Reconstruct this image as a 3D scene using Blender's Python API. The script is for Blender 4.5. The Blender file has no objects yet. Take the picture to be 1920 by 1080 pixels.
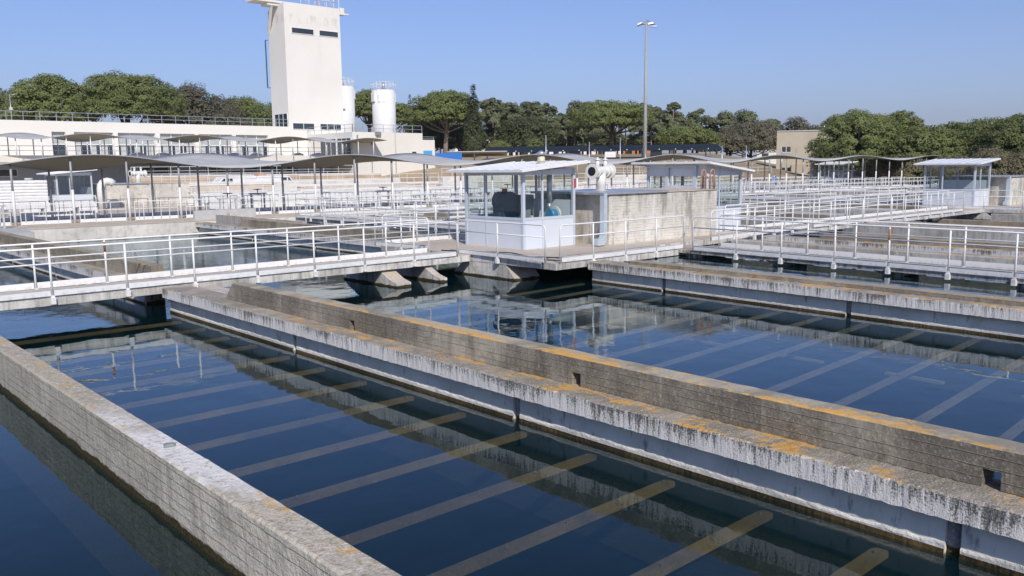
import bpy, math, random
from mathutils import Vector, Matrix
R = math.radians
sc = bpy.context.scene
COL = sc.collection

# ------------------------------------------------------------------ camera
f_px, pitch, roll, yaw = 1598.92, R(8.095), R(-0.6572), R(47.919)
Fv = Vector((math.cos(yaw)*math.cos(pitch), math.sin(yaw)*math.cos(pitch), -math.sin(pitch)))
R0 = Vector((math.sin(yaw), -math.cos(yaw), 0)); U0 = R0.cross(Fv)
Rv = math.cos(roll)*R0 + math.sin(roll)*U0
Uv = -math.sin(roll)*R0 + math.cos(roll)*U0
cd = bpy.data.cameras.new('camera'); cam = bpy.data.objects.new('camera', cd); COL.objects.link(cam)
M3 = Matrix((Rv, Uv, -Fv)).transposed()
cam.matrix_world = Matrix.Translation((0, 0, 3.35)) @ M3.to_4x4()
cd.sensor_width = 36; cd.lens = f_px/1920*36; cd.clip_start = 0.1; cd.clip_end = 20000
sc.camera = cam

# ------------------------------------------------------------------ world, sun, exposure
SUN_EL, SUN_AZ = 37, 28          # azimuth: degrees from -y towards -x
w = bpy.data.worlds.new('World'); sc.world = w; w.use_nodes = True
nt = w.node_tree; bg = nt.nodes['Background']
sky = nt.nodes.new('ShaderNodeTexSky'); sky.sky_type = 'NISHITA'; sky.sun_disc = False
sdir = Vector((-math.sin(R(SUN_AZ))*math.cos(R(SUN_EL)), -math.cos(R(SUN_AZ))*math.cos(R(SUN_EL)), math.sin(R(SUN_EL))))
sky.sun_elevation = R(SUN_EL); sky.sun_rotation = math.atan2(sdir.x, sdir.y)
sky.air_density = 1.0; sky.dust_density = 0.3; sky.ozone_density = 4.0; sky.altitude = 50
tint = nt.nodes.new('ShaderNodeMix'); tint.data_type = 'RGBA'; tint.blend_type = 'MULTIPLY'; tint.inputs[0].default_value = 1.0
tint.inputs[7].default_value = (.77, .785, 1.03, 1)      # the slightly violet blue of this day's clear sky
nt.links.new(sky.outputs[0], tint.inputs[6]); nt.links.new(tint.outputs[2], bg.inputs[0]); bg.inputs[1].default_value = 0.125
sd = bpy.data.lights.new('sun', 'SUN'); so = bpy.data.objects.new('sun', sd); COL.objects.link(so)
sd.energy = 4.0; sd.angle = R(0.53); sd.color = (1, 0.94, 0.84)
so.rotation_euler = sdir.to_track_quat('Z', 'Y').to_euler(); so.location = (0, 0, 60)
vs = sc.view_settings; vs.view_transform = 'Standard'; vs.look = 'None'; vs.exposure = 0.08; vs.gamma = 1
sc.cycles.max_bounces = 8; sc.cycles.transparent_max_bounces = 16
sc.cycles.glossy_bounces = 4; sc.cycles.caustics_reflective = False; sc.cycles.caustics_refractive = False

# ------------------------------------------------------------------ helpers
class MB:
    def __init__(s): s.v = []; s.f = []; s.sm = []
    def add(s, vs, fs, smooth=False):
        n = len(s.v); s.v += [tuple(v) for v in vs]
        s.f += [tuple(i+n for i in q) for q in fs]; s.sm += [smooth]*len(fs); return s
    def box(s, x0, x1, y0, y1, z0, z1):
        if x0 > x1: x0, x1 = x1, x0
        if y0 > y1: y0, y1 = y1, y0
        return s.add([(x, y, z) for x in (x0, x1) for y in (y0, y1) for z in (z0, z1)],
            [(0, 1, 3, 2), (4, 6, 7, 5), (0, 4, 5, 1), (2, 3, 7, 6), (0, 2, 6, 4), (1, 5, 7, 3)])
    def bar(s, a, b, w, h, up=(0, 0, 1)):
        a, b = Vector(a), Vector(b); d = (b-a).normalized(); u = Vector(up)
        x = d.cross(u)
        if x.length < 1e-4: x = d.cross(Vector((1, 0, 0)))
        x = x.normalized()*w/2; u2 = x.cross(d).normalized()*h/2
        vs = [p+i*x+j*u2 for p in (a, b) for i, j in ((-1, -1), (1, -1), (1, 1), (-1, 1))]
        return s.add(vs, [(3, 2, 1, 0), (4, 5, 6, 7), (0, 1, 5, 4), (1, 2, 6, 5), (2, 3, 7, 6), (3, 0, 4, 7)])
    def tube(s, pts, r, n=8, cap=True):
        pts = [Vector(p) for p in pts]; m = len(pts)
        rs = r if isinstance(r, (list, tuple)) else [r]*m
        vs = []; ref = None
        for i, p in enumerate(pts):
            d = (pts[min(i+1, m-1)]-pts[max(i-1, 0)]).normalized()
            if ref is None:
                ref = Vector((0, 0, 1)) if abs(d.z) < .9 else Vector((1, 0, 0))
            x = d.cross(ref)
            if x.length < 1e-3: x = d.orthogonal()
            x.normalize(); y = x.cross(d).normalized(); ref = y if abs(d.z) >= .9 or m > 2 else ref
            for k in range(n):
                a = 2*math.pi*k/n; vs.append(p+(x*math.cos(a)+y*math.sin(a))*rs[i])
        fs = [(i*n+k, i*n+(k+1) % n, (i+1)*n+(k+1) % n, (i+1)*n+k) for i in range(m-1) for k in range(n)]
        s.add(vs, fs, True)
        if cap:
            c = len(s.v)-len(vs)
            s.f += [tuple(c+k for k in range(n))[::-1], tuple(c+(m-1)*n+k for k in range(n))]; s.sm += [False, False]
        return s
    def prism(s, poly, y0, y1, axis='y'):
        # poly: list of (a, z); axis y -> (x,z) profile extruded along y; axis x -> (y,z) profile extruded along x; z -> (x,y)
        n = len(poly)
        if axis == 'y': vs = [(a, t, z) for t in (y0, y1) for a, z in poly]
        elif axis == 'x': vs = [(t, a, z) for t in (y0, y1) for a, z in poly]
        else: vs = [(a, z, t) for t in (y0, y1) for a, z in poly]
        fs = [tuple(range(n)), tuple(range(n, 2*n))[::-1]]+[(i, i+n, (i+1) % n+n, (i+1) % n) for i in range(n)]
        return s.add(vs, fs)
    def disc(s, c, r, h, axis='z', n=16, r2=None):
        c = Vector(c); ax = {'x': Vector((1, 0, 0)), 'y': Vector((0, 1, 0)), 'z': Vector((0, 0, 1))}[axis]
        return s.tube([c, c+ax*h], [r, r if r2 is None else r2], n)
    def mesh(s, name, m):
        me = bpy.data.meshes.new(name); me.from_pydata(s.v, [], s.f)
        me.polygons.foreach_set('use_smooth', s.sm); me.materials.append(m)
        me.update(); return me
    def build(s, name, m, parent=None, bevel=0, fix=True):
        me = s.mesh(name, m)
        if fix:
            import bmesh
            bm = bmesh.new(); bm.from_mesh(me); bmesh.ops.recalc_face_normals(bm, faces=bm.faces); bm.to_mesh(me); bm.free()
        o = bpy.data.objects.new(name, me); COL.objects.link(o)
        if parent: o.parent = parent
        if bevel:
            b = o.modifiers.new('b', 'BEVEL'); b.width = bevel; b.segments = 2; b.limit_method = 'ANGLE'
        return o
def tag(o, label=None, cat=None, group=None, kind=None):
    if label: o['label'] = label
    if cat: o['category'] = cat
    if group: o['group'] = group
    if kind: o['kind'] = kind
    return o
def empty(name, loc=(0, 0, 0), rz=0, label=None, cat=None, group=None):
    o = bpy.data.objects.new(name, None); COL.objects.link(o); o.location = loc; o.rotation_euler = (0, 0, rz)
    o.empty_display_size = .1
    return tag(o, label, cat, group)
def inst(o_src, parent, loc=(0, 0, 0), rz=0, name=None):
    o = o_src.copy(); COL.objects.link(o); o.parent = parent; o.location = loc; o.rotation_euler = (0, 0, rz)
    if name: o.name = name
    return o
def copy_tree(o, parent=None):
    c = o.copy(); COL.objects.link(c); c.parent = parent
    for ch in [x for x in o.children]: copy_tree(ch, c)
    return c
ORD = ['first', 'second', 'third', 'fourth', 'fifth', 'sixth', 'seventh', 'eighth', 'ninth', 'tenth', 'eleventh', 'twelfth',
       'thirteenth', 'fourteenth', 'fifteenth', 'sixteenth', 'seventeenth', 'eighteenth', 'nineteenth', 'twentieth']
def ordn(i):
    if i < 20: return ORD[i]
    t = {2: 'twenty', 3: 'thirty', 4: 'forty', 5: 'fifty'}[(i+1)//10]
    u = (i+1) % 10
    return (t+'-'+ORD[u-1]) if u else {3: 'thirtieth', 4: 'fortieth', 5: 'fiftieth'}[(i+1)//10]

# ------------------------------------------------------------------ materials
def nodes(name):
    m = bpy.data.materials.new(name); m.use_nodes = True; t = m.node_tree
    return m, t, t.nodes['Principled BSDF']
def N(t, typ, **kw):
    n = t.nodes.new(typ)
    for k, v in kw.items():
        if k.startswith('i_'): n.inputs[int(k[2:]) if k[2:].isdigit() else k[2:]].default_value = v
        else: setattr(n, k, v)
    return n
def L(t, a, b): t.links.new(a, b)
def pos(t, scale=(1, 1, 1)):
    g = N(t, 'ShaderNodeNewGeometry'); mp = N(t, 'ShaderNodeMapping'); L(t, g.outputs['Position'], mp.inputs[0])
    mp.inputs['Scale'].default_value = scale; return mp.outputs[0]
def noise(t, vec, scale, detail=4, rough=.55):
    n = N(t, 'ShaderNodeTexNoise'); L(t, vec, n.inputs['Vector']); n.inputs['Scale'].default_value = scale
    n.inputs['Detail'].default_value = detail; n.inputs['Roughness'].default_value = rough; return n.outputs[0]
def ramp(t, fac, a, b, lo=0., hi=1.):
    n = N(t, 'ShaderNodeMapRange'); n.interpolation_type = 'SMOOTHSTEP'; L(t, fac, n.inputs[0])
    for i, v in enumerate((a, b, lo, hi)): n.inputs[i+1].default_value = v
    return n.outputs[0]
def mixc(t, fac, a, b):
    n = N(t, 'ShaderNodeMix'); n.data_type = 'RGBA'
    if hasattr(fac, 'links'): L(t, fac, n.inputs[0])
    else: n.inputs[0].default_value = fac
    for v, i in ((a, 6), (b, 7)):
        if hasattr(v, 'links'): L(t, v, n.inputs[i])
        else: n.inputs[i].default_value = (*v, 1)
    return n.outputs[2]
def mul(t, a, b, op='MULTIPLY'):
    n = N(t, 'ShaderNodeMath'); n.operation = op
    for v, i in ((a, 0), (b, 1)):
        if hasattr(v, 'links'): L(t, v, n.inputs[i])
        else: n.inputs[i].default_value = v
    return n.outputs[0]
def bump(t, p, h, strength, dist):
    b = N(t, 'ShaderNodeBump'); b.inputs['Strength'].default_value = strength; b.inputs['Distance'].default_value = dist
    L(t, h, b.inputs['Height']); L(t, b.outputs[0], p.inputs['Normal']); return b
def sepxyz(t):
    g = N(t, 'ShaderNodeNewGeometry'); s = N(t, 'ShaderNodeSeparateXYZ'); L(t, g.outputs['Position'], s.inputs[0])
    s2 = N(t, 'ShaderNodeSeparateXYZ'); L(t, g.outputs['Normal'], s2.inputs[0]); return s.outputs, s2.outputs
def paint(name, col, rough=.45, var=.12, metal=0, dirt=None, dirt_amt=.0, scale=3.):
    m, t, p = nodes(name); P = pos(t)
    n1 = noise(t, P, scale, 5)
    c = mixc(t, ramp(t, n1, .3, .75), tuple(x*(1-var) for x in col), tuple(min(1, x*(1+var*.4)) for x in col))
    if dirt:
        n2 = noise(t, pos(t, (1, 1, .35)), 9., 6, .65)
        c = mixc(t, mul(t, ramp(t, n2, .56, .72), dirt_amt), c, dirt)
    L(t, c, p.inputs['Base Color']); p.inputs['Roughness'].default_value = rough; p.inputs['Metallic'].default_value = metal
    return m
def concrete(name, base, dark, board=.5, lichen=0., algae=True, streak=.3, rough_bump=.6, pale=None, white=0., fade=None, sscale=(5, 5, .35), alh=.012, ledge_x=None, wy=None):
    m, t, p = nodes(name); P = pos(t); (x, y, z), (nx, ny, nz) = sepxyz(t)
    big = noise(t, P, .55, 5, .6); mid = noise(t, P, 3.2, 6, .65); fine = noise(t, P, 38., 3, .7)
    c = mixc(t, ramp(t, big, .38, .66), dark, base)
    c = mixc(t, mul(t, ramp(t, mid, .45, .72), .55), c, tuple(v*.55 for v in dark))
    c = mixc(t, mul(t, ramp(t, fine, .52, .72), .38), c, tuple(min(1, v*1.6) for v in base))
    c = mixc(t, mul(t, ramp(t, fine, .47, .3), .35), c, tuple(v*.35 for v in dark))
    side = ramp(t, nz, .75, .45)
    if streak:
        st = noise(t, pos(t, sscale), 1.6, 6, .62)
        c = mixc(t, mul(t, mul(t, ramp(t, st, .5, .66), side), streak), c, tuple(v*.3 for v in dark))
        c = mixc(t, mul(t, mul(t, ramp(t, st, .44, .3), side), streak*.7), c, tuple(min(.85, v*1.55) for v in base))
    hb = mul(t, fine, .35); hb = mul(t, hb, mul(t, mid, 1.1), 'ADD')
    if board:
        wob = mul(t, mul(t, noise(t, P, 2.0, 2), .02), z, 'ADD')
        fr = mul(t, mul(t, wob, 1/.098), 1., 'FRACT')
        ln = mul(t, ramp(t, fr, .0, .07, 1, 0), side)
        ln = mul(t, ln, ramp(t, noise(t, pos(t, (1, .3, 3)), 3., 3), .38, .55))
        ln2 = mul(t, mul(t, ramp(t, mul(t, fr, -.09, 'ADD'), .0, .05, 1, 0), ramp(t, fr, .06, .09)), side)
        c = mixc(t, mul(t, ln, board*.7), c, tuple(v*.35 for v in dark)); hb = mul(t, hb, mul(t, ln, -1.2), 'ADD')
        c = mixc(t, mul(t, ln2, board*.45), c, tuple(min(.8, v*1.5) for v in base))
    if pale:
        up = ramp(t, nz, .5, .85)
        c = mixc(t, mul(t, up, ramp(t, noise(t, P, 1.1, 5, .65), .40, .62, .35, .95)), c, pale)
        c = mixc(t, mul(t, up, mul(t, ramp(t, fine, .5, .62), .6)), c, tuple(v*.5 for v in pale))
    if white:
        wn = noise(t, pos(t, (1.2, .35, 1.2)), 1.3, 5, .6)
        c = mixc(t, mul(t, mul(t, ramp(t, nz, .5, .85), mul(t, ramp(t, wn, .38, .55), mul(t, ramp(t, y, wy[0], wy[1]), ramp(t, y, wy[2], wy[3])))), white), c, (.80, .77, .72))
        gr = noise(t, P, 16., 4, .75); upn = ramp(t, nz, .5, .85)
        c = mixc(t, mul(t, mul(t, upn, ramp(t, gr, .54, .62)), .55), c, (.26, .19, .12)); c = mixc(t, mul(t, mul(t, upn, ramp(t, gr, .44, .36)), .5), c, (.85, .82, .76))
        hb = mul(t, hb, mul(t, gr, 1.3), 'ADD')
    if lichen:
        lm = noise(t, pos(t, (1, .42, 1)), 3.6, 7, .72); lf = noise(t, P, 18., 5, .75)
        zz = mul(t, lm, mul(t, lf, .42), 'ADD')
        if ledge_x: zz = mul(t, zz, ramp(t, x, ledge_x[0], ledge_x[1], .050, -.07), 'ADD')
        thr = ramp(t, zz, .815-.08*lichen, .84-.08*lichen)
        upm = ramp(t, nz, .35, .8)
        if fade: thr = mul(t, thr, mul(t, ramp(t, y, fade[0], fade[1]), ramp(t, y, fade[2], fade[3])))
        c = mixc(t, mul(t, mul(t, thr, upm), .92), c, mixc(t, ramp(t, lf, .35, .65), (.74, .33, .04), (.66, .43, .14)))
    if algae:
        az = mul(t, z, mul(t, mid, -.11), 'ADD')
        am = ramp(t, az, alh, alh-.024)
        c = mixc(t, am, c, mixc(t, ramp(t, fine, .4, .6), (.022, .017, .007), (.075, .058, .018)))
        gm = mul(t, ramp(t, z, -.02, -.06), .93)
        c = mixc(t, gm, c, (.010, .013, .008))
    L(t, c, p.inputs['Base Color']); p.inputs['Roughness'].default_value = .92; p.inputs['Specular IOR Level'].default_value = .25
    bump(t, p, hb, rough_bump, .03)
    return m
M = {}
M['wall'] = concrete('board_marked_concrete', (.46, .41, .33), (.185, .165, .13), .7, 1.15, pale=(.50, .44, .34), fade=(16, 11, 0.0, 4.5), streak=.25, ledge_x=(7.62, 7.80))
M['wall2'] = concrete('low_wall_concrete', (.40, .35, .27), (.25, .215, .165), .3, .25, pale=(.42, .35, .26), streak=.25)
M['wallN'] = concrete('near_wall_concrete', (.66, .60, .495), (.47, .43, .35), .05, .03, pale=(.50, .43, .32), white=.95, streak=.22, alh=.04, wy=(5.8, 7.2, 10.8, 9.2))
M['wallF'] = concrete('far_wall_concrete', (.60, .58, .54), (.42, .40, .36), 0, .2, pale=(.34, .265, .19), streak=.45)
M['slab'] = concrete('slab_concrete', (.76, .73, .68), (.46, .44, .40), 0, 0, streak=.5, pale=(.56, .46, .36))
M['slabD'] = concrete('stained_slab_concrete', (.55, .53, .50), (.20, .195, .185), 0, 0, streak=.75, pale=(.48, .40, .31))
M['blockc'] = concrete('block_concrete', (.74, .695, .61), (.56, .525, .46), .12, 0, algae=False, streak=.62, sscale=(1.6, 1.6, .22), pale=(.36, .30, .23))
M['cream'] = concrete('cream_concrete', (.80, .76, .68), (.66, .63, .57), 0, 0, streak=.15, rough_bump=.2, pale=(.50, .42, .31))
M['deck'] = concrete('deck_concrete', (.60, .52, .42), (.46, .40, .32), 0, 0, algae=False, streak=0, pale=(.62, .54, .44))
def ledge_mat():
    m, t, p = nodes('dripping_limescale'); (x, y, z), (nx, ny, nz) = sepxyz(t); P = pos(t)
    up = ramp(t, nz, .4, .8)
    s1 = noise(t, pos(t, (10, 10, .8)), 2.0, 7, .72); s2 = noise(t, pos(t, (1, 1, .6)), 1.1, 4, .6); fine = noise(t, P, 55., 3, .7)
    q = mul(t, mul(t, s1, .62), mul(t, s2, .5), 'ADD')
    q = mul(t, q, mul(t, ramp(t, z, .60, .37), .10), 'ADD'); q = mul(t, q, mul(t, mul(t, fine, .34), -.17, 'ADD'), 'ADD')
    wh = ramp(t, q, .505, .64)
    side = mixc(t, wh, mixc(t, ramp(t, fine, .4, .65), (.10, .098, .092), (.27, .26, .24)), (.78, .755, .72))
    mid = noise(t, P, 2.2, 6, .65)
    top = mixc(t, ramp(t, mid, .38, .65), (.25, .22, .17), (.44, .38, .30))
    top = mixc(t, mul(t, ramp(t, fine, .5, .62), .55), top, (.66, .62, .55)); top = mixc(t, mul(t, ramp(t, fine, .46, .36), .6), top, (.13, .10, .085))
    lm = noise(t, pos(t, (1, .42, 1)), 3.1, 7, .72); lf = noise(t, P, 18., 5, .75)
    thr = mul(t, ramp(t, mul(t, lm, mul(t, lf, .42), 'ADD'), .745, .765), ramp(t, y, 17, 11))
    top = mixc(t, mul(t, thr, .9), top, mixc(t, ramp(t, lf, .35, .65), (.74, .33, .04), (.66, .43, .14)))
    L(t, mixc(t, up, side, top), p.inputs['Base Color']); p.inputs['Roughness'].default_value = .9
    bump(t, p, mul(t, s1, mul(t, fine, .5), 'ADD'), .8, .03); return m
M['ledge'] = ledge_mat()
M['steel'] = paint('blue_grey_plate', (.78, .755, .66), .5, .2, dirt=(.16, .18, .19), dirt_amt=.8, scale=1.6)
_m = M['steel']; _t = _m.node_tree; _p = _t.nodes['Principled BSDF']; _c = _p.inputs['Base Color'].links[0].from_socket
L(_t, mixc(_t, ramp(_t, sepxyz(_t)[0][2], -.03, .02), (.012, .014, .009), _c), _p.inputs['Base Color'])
M['seam'] = paint('dark_seam', (.05, .055, .05), .7)
M['scale'] = concrete('lime_crust', (.82, .80, .76), (.62, .60, .56), 0, 0, algae=False, streak=0, rough_bump=1.)
M['slime'] = concrete('waterline_slime', (.10, .07, .03), (.03, .022, .01), 0, 0, algae=False, streak=0, rough_bump=1.)
M['bar'] = concrete('submerged_timber', (.165, .125, .058), (.09, .068, .034), 0, 0, algae=False, streak=0, rough_bump=.3)
M['bar2'] = concrete('water_dimmed_timber', (.17, .155, .125), (.12, .105, .08), 0, 0, algae=False, streak=0, rough_bump=.3)  # greyer timber copy; the colour stands in for light lost in deeper water
M['bolt'] = paint('bolt', (.12, .10, .08), .5)
M['white'] = paint('white_paint', (.83, .83, .82), .42, .05, dirt=(.42, .30, .20), dirt_amt=.12)
_t = M['white'].node_tree; _p = _t.nodes['Principled BSDF']; _c = _p.inputs['Base Color'].links[0].from_socket; _z = sepxyz(_t)[0][2]
_k = mul(_t, mul(_t, ramp(_t, _z, .50, .56), ramp(_t, _z, .78, .64)), ramp(_t, noise(_t, pos(_t), 7., 5, .7), .46, .60))
_k2 = mul(_t, ramp(_t, noise(_t, pos(_t), 11., 4, .7), .71, .76), .45)
L(_t, mixc(_t, _k2, mixc(_t, mul(_t, _k, .38), _c, (.38, .26, .16)), (.40, .27, .17)), _p.inputs['Base Color'])
M['whiteF'] = paint('far_white_paint', (.78, .78, .77), .5, .05)
M['rust'] = paint('rusty_paint', (.30, .10, .05), .8, .4)
M['orange'] = paint('flaking_orange', (.62, .30, .14), .8, .4)
M['panel'] = paint('hut_panel', (.66, .70, .76), .38, .05, dirt=(.55, .45, .33), dirt_amt=.2, scale=.8)
M['frame'] = paint('hut_frame', (.55, .60, .68), .35, .05)
M['roof'] = paint('white_sheet_roof', (.82, .82, .82), .4, .05)
M['galv'] = paint('galvanised', (.55, .58, .62), .35, .15, metal=.6)
M['duct'] = paint('duct', (.55, .63, .69), .4, .1, metal=.2)
M['canvas_t'] = None
M['postg'] = paint('grey_post', (.36, .37, .38), .5)
M['render'] = paint('cream_render', (.765, .73, .66), .85, .04, dirt=(.6, .56, .5), dirt_amt=.25, scale=.25)
def tower_mat():
    m, t, p = nodes('weathered_tower_render'); P = pos(t); (x, y, z), _ = sepxyz(t)
    c = mixc(t, ramp(t, noise(t, P, .3, 5), .3, .7), (.75, .72, .66), (.79, .76, .70))
    st = mul(t, mul(t, ramp(t, z, 21.9, 22.8), ramp(t, z, 23.6, 23.2)), ramp(t, noise(t, pos(t, (1, 1, .4)), 1.1, 6, .65), .46, .66))
    c = mixc(t, mul(t, st, .55), c, (.42, .39, .36)); c = mixc(t, mul(t, ramp(t, noise(t, pos(t, (2, 2, .08)), 1.2, 5), .55, .75), .2), c, (.58, .54, .50))
    L(t, c, p.inputs['Base Color']); p.inputs['Roughness'].default_value = .9; return m
M['tower'] = tower_mat()
M['renderB'] = paint('beige_render', (.50, .44, .34), .85, .08, scale=.4)
M['greyp'] = paint('grey_panel', (.50, .50, .49), .7, .1)
M['bluegrey'] = paint('blue_grey_wall', (.33, .38, .47), .7, .1)
M['tan'] = paint('tan_wall', (.56, .43, .30), .85, .25, scale=.6)
M['sign'] = paint('red_sign', (.6, .06, .08), .4)
M['black'] = paint('black', (.02, .02, .02), .5)
M['tyre'] = paint('tyre', (.03, .03, .03), .8)
M['dblue'] = paint('dark_blue_machine', (.05, .10, .14), .4)
M['mblue'] = paint('bright_blue_motor', (.05, .28, .50), .4)
M['gcab'] = paint('grey_cabinet', (.24, .26, .26), .5)
M['cmach'] = paint('cream_machine', (.66, .63, .48), .5)
M['blue'] = paint('blue_container', (.02, .17, .58), .5)
M['pipeb'] = paint('blue_side_pipe', (.03, .07, .10), .5)
M['blue2'] = paint('light_blue_door', (.10, .40, .75), .5)
M['navy'] = paint('navy_roof', (.006, .012, .017), .7)
M['steelv'] = paint('white_valve', (.80, .79, .74), .35, .06, dirt=(.35, .2, .1), dirt_amt=.3)
M['bark'] = paint('bark', (.13, .095, .07), .95, .4, scale=4)
M['barkp'] = paint('pale_bark', (.30, .24, .20), .95, .3, scale=4)
M['louvre'] = paint('white_louvre', (.80, .80, .80), .5)
M['carw'] = paint('car_white', (.82, .82, .82), .25, .02)
M['card'] = paint('car_dark', (.03, .035, .04), .25)
M['olight'] = paint('orange_beacon', (.8, .25, .03), .4)
M['glow_y'] = paint('yellow_green', (.5, .55, .08), .5)
M['orangeb'] = paint('orange_wall', (.55, .20, .09), .8)
def schlick(t, f0, normal=None):
    g = N(t, 'ShaderNodeNewGeometry'); d = N(t, 'ShaderNodeVectorMath'); d.operation = 'DOT_PRODUCT'
    L(t, g.outputs['Incoming'], d.inputs[0]); L(t, normal if normal else g.outputs['Normal'], d.inputs[1])
    c = mul(t, d.outputs['Value'], 0, 'ABSOLUTE'); om = mul(t, 1.0, c, 'SUBTRACT'); q = mul(t, om, 5.0, 'POWER')
    return mul(t, mul(t, q, 1-f0), f0, 'ADD')
def glass(name, tint, refl_rough=.02, alpha=.75):
    m, t, p = nodes(name); t.nodes.remove(p); out = t.nodes['Material Output']
    g = N(t, 'ShaderNodeBsdfGlossy'); g.inputs['Roughness'].default_value = refl_rough
    tr = N(t, 'ShaderNodeBsdfTransparent'); tr.inputs[0].default_value = (*tint, 1)
    mx = N(t, 'ShaderNodeMixShader'); L(t, mul(t, schlick(t, .05), .9), mx.inputs[0]); L(t, tr.outputs[0], mx.inputs[1]); L(t, g.outputs[0], mx.inputs[2])
    L(t, mx.outputs[0], out.inputs[0]); return m
M['glass'] = glass('window_glass', (.84, .89, .89))
M['dglass'] = paint('dark_window', (.05, .065, .08), .08, .5, scale=.35)
M['blind'] = paint('grey_blind', (.42, .45, .44), .5)
def water_mat():
    m, t, p = nodes('tank_water'); t.nodes.remove(p); out = t.nodes['Material Output']
    (x, y, z), _ = sepxyz(t)
    n1 = noise(t, pos(t, (1, 1, 1)), 1.1, 2, .5); n2 = noise(t, pos(t, (1, 1, 1)), 5.5, 3, .55)
    act = ramp(t, noise(t, pos(t), .16, 2), .42, .62, .12, 1.0)
    far = ramp(t, y, 19., 26., .0, 1.6)
    hh = mul(t, mul(t, n1, .9), mul(t, n2, mul(t, mul(t, act, far, 'ADD'), .28)), 'ADD')
    b = N(t, 'ShaderNodeBump'); b.inputs['Strength'].default_value = .35; b.inputs['Distance'].default_value = .02; L(t, hh, b.inputs['Height'])
    fr = schlick(t, .04, b.outputs[0])
    g = N(t, 'ShaderNodeBsdfGlossy'); g.inputs['Color'].default_value = (.84, .94, 1, 1); g.inputs['Roughness'].default_value = .0; L(t, b.outputs[0], g.inputs['Normal'])
    tr = N(t, 'ShaderNodeBsdfTransparent'); tr.inputs[0].default_value = (.85, .84, .74, 1)
    mk = N(t, 'ShaderNodeBsdfDiffuse'); mk.inputs[0].default_value = (.004, .115, .15, 1)      # suspended matter
    m0 = N(t, 'ShaderNodeMixShader'); m0.inputs[0].default_value = .08; L(t, tr.outputs[0], m0.inputs[1]); L(t, mk.outputs[0], m0.inputs[2])
    mx = N(t, 'ShaderNodeMixShader'); L(t, fr, mx.inputs[0]); L(t, m0.outputs[0], mx.inputs[1]); L(t, g.outputs[0], mx.inputs[2])
    L(t, mx.outputs[0], out.inputs[0]); return m
M['water'] = water_mat()
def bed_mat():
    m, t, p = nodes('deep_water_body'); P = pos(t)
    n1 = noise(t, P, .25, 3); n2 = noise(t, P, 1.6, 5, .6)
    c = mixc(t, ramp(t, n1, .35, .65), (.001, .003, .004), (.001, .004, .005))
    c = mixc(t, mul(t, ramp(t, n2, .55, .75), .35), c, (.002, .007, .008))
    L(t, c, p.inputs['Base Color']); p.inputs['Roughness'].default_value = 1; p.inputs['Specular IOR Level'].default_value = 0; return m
M['bed'] = bed_mat()
def ground_mat():
    m, t, p = nodes('dry_ground'); P = pos(t)
    n1 = noise(t, P, .06, 5); n2 = noise(t, P, .8, 5, .65)
    c = mixc(t, ramp(t, n1, .35, .6), (.30, .23, .14), (.42, .32, .20)); c = mixc(t, mul(t, ramp(t, n2, .5, .7), .5), c, (.16, .15, .07))
    L(t, c, p.inputs['Base Color']); p.inputs['Roughness'].default_value = 1; bump(t, p, n2, .5, .1); return m
M['ground'] = ground_mat()
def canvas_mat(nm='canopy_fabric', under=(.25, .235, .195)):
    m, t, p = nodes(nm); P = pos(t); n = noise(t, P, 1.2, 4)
    c = mixc(t, ramp(t, n, .35, .65), (.44, .44, .43), (.51, .505, .485)); c = mixc(t, ramp(t, sepxyz(t)[1][2], .15, -.15), c, under)  # downward faces coloured darker, standing in for shade below the fabric
    L(t, c, p.inputs['Base Color']); p.inputs['Roughness'].default_value = .85
    out = t.nodes['Material Output']; tl = N(t, 'ShaderNodeBsdfTranslucent'); tl.inputs[0].default_value = (.30, .28, .24, 1)
    mx = N(t, 'ShaderNodeMixShader'); mx.inputs[0].default_value = .05; L(t, p.outputs[0], mx.inputs[1]); L(t, tl.outputs[0], mx.inputs[2]); L(t, mx.outputs[0], out.inputs[0]); return m
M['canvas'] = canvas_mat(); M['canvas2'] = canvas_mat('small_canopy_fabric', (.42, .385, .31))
def leaf_mat(name, a, b):
    m, t, p = nodes(name); P = pos(t); n = noise(t, P, .9, 4, .7)
    oi = N(t, 'ShaderNodeObjectInfo')
    c = mixc(t, ramp(t, n, .3, .7), a, b)
    c = mixc(t, mul(t, oi.outputs['Random'], .45), c, tuple((x*.7+y*.3)*1.1 for x, y in zip(a, (.12, .12, .08))))
    L(t, c, p.inputs['Base Color']); p.inputs['Roughness'].default_value = .7; p.inputs['Specular IOR Level'].default_value = .2
    out = t.nodes['Material Output']; tl = N(t, 'ShaderNodeBsdfTranslucent'); L(t, c, tl.inputs[0])
    mx = N(t, 'ShaderNodeMixShader'); mx.inputs[0].default_value = .36; L(t, p.outputs[0], mx.inputs[1]); L(t, tl.outputs[0], mx.inputs[2]); L(t, mx.outputs[0], out.inputs[0]); return m
M['pineleaf'] = leaf_mat('pine_foliage', (.15, .18, .06), (.28, .315, .12))
M['greyleaf'] = leaf_mat('grey_green_foliage', (.17, .19, .10), (.26, .28, .15))
M['brownleaf'] = leaf_mat('brown_foliage', (.17, .155, .105), (.22, .21, .14))
M['cypleaf'] = leaf_mat('cypress_foliage', (.09, .11, .05), (.14, .16, .085))
M['bushleaf'] = leaf_mat('bush_foliage', (.24, .20, .13), (.27, .27, .15))
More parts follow.
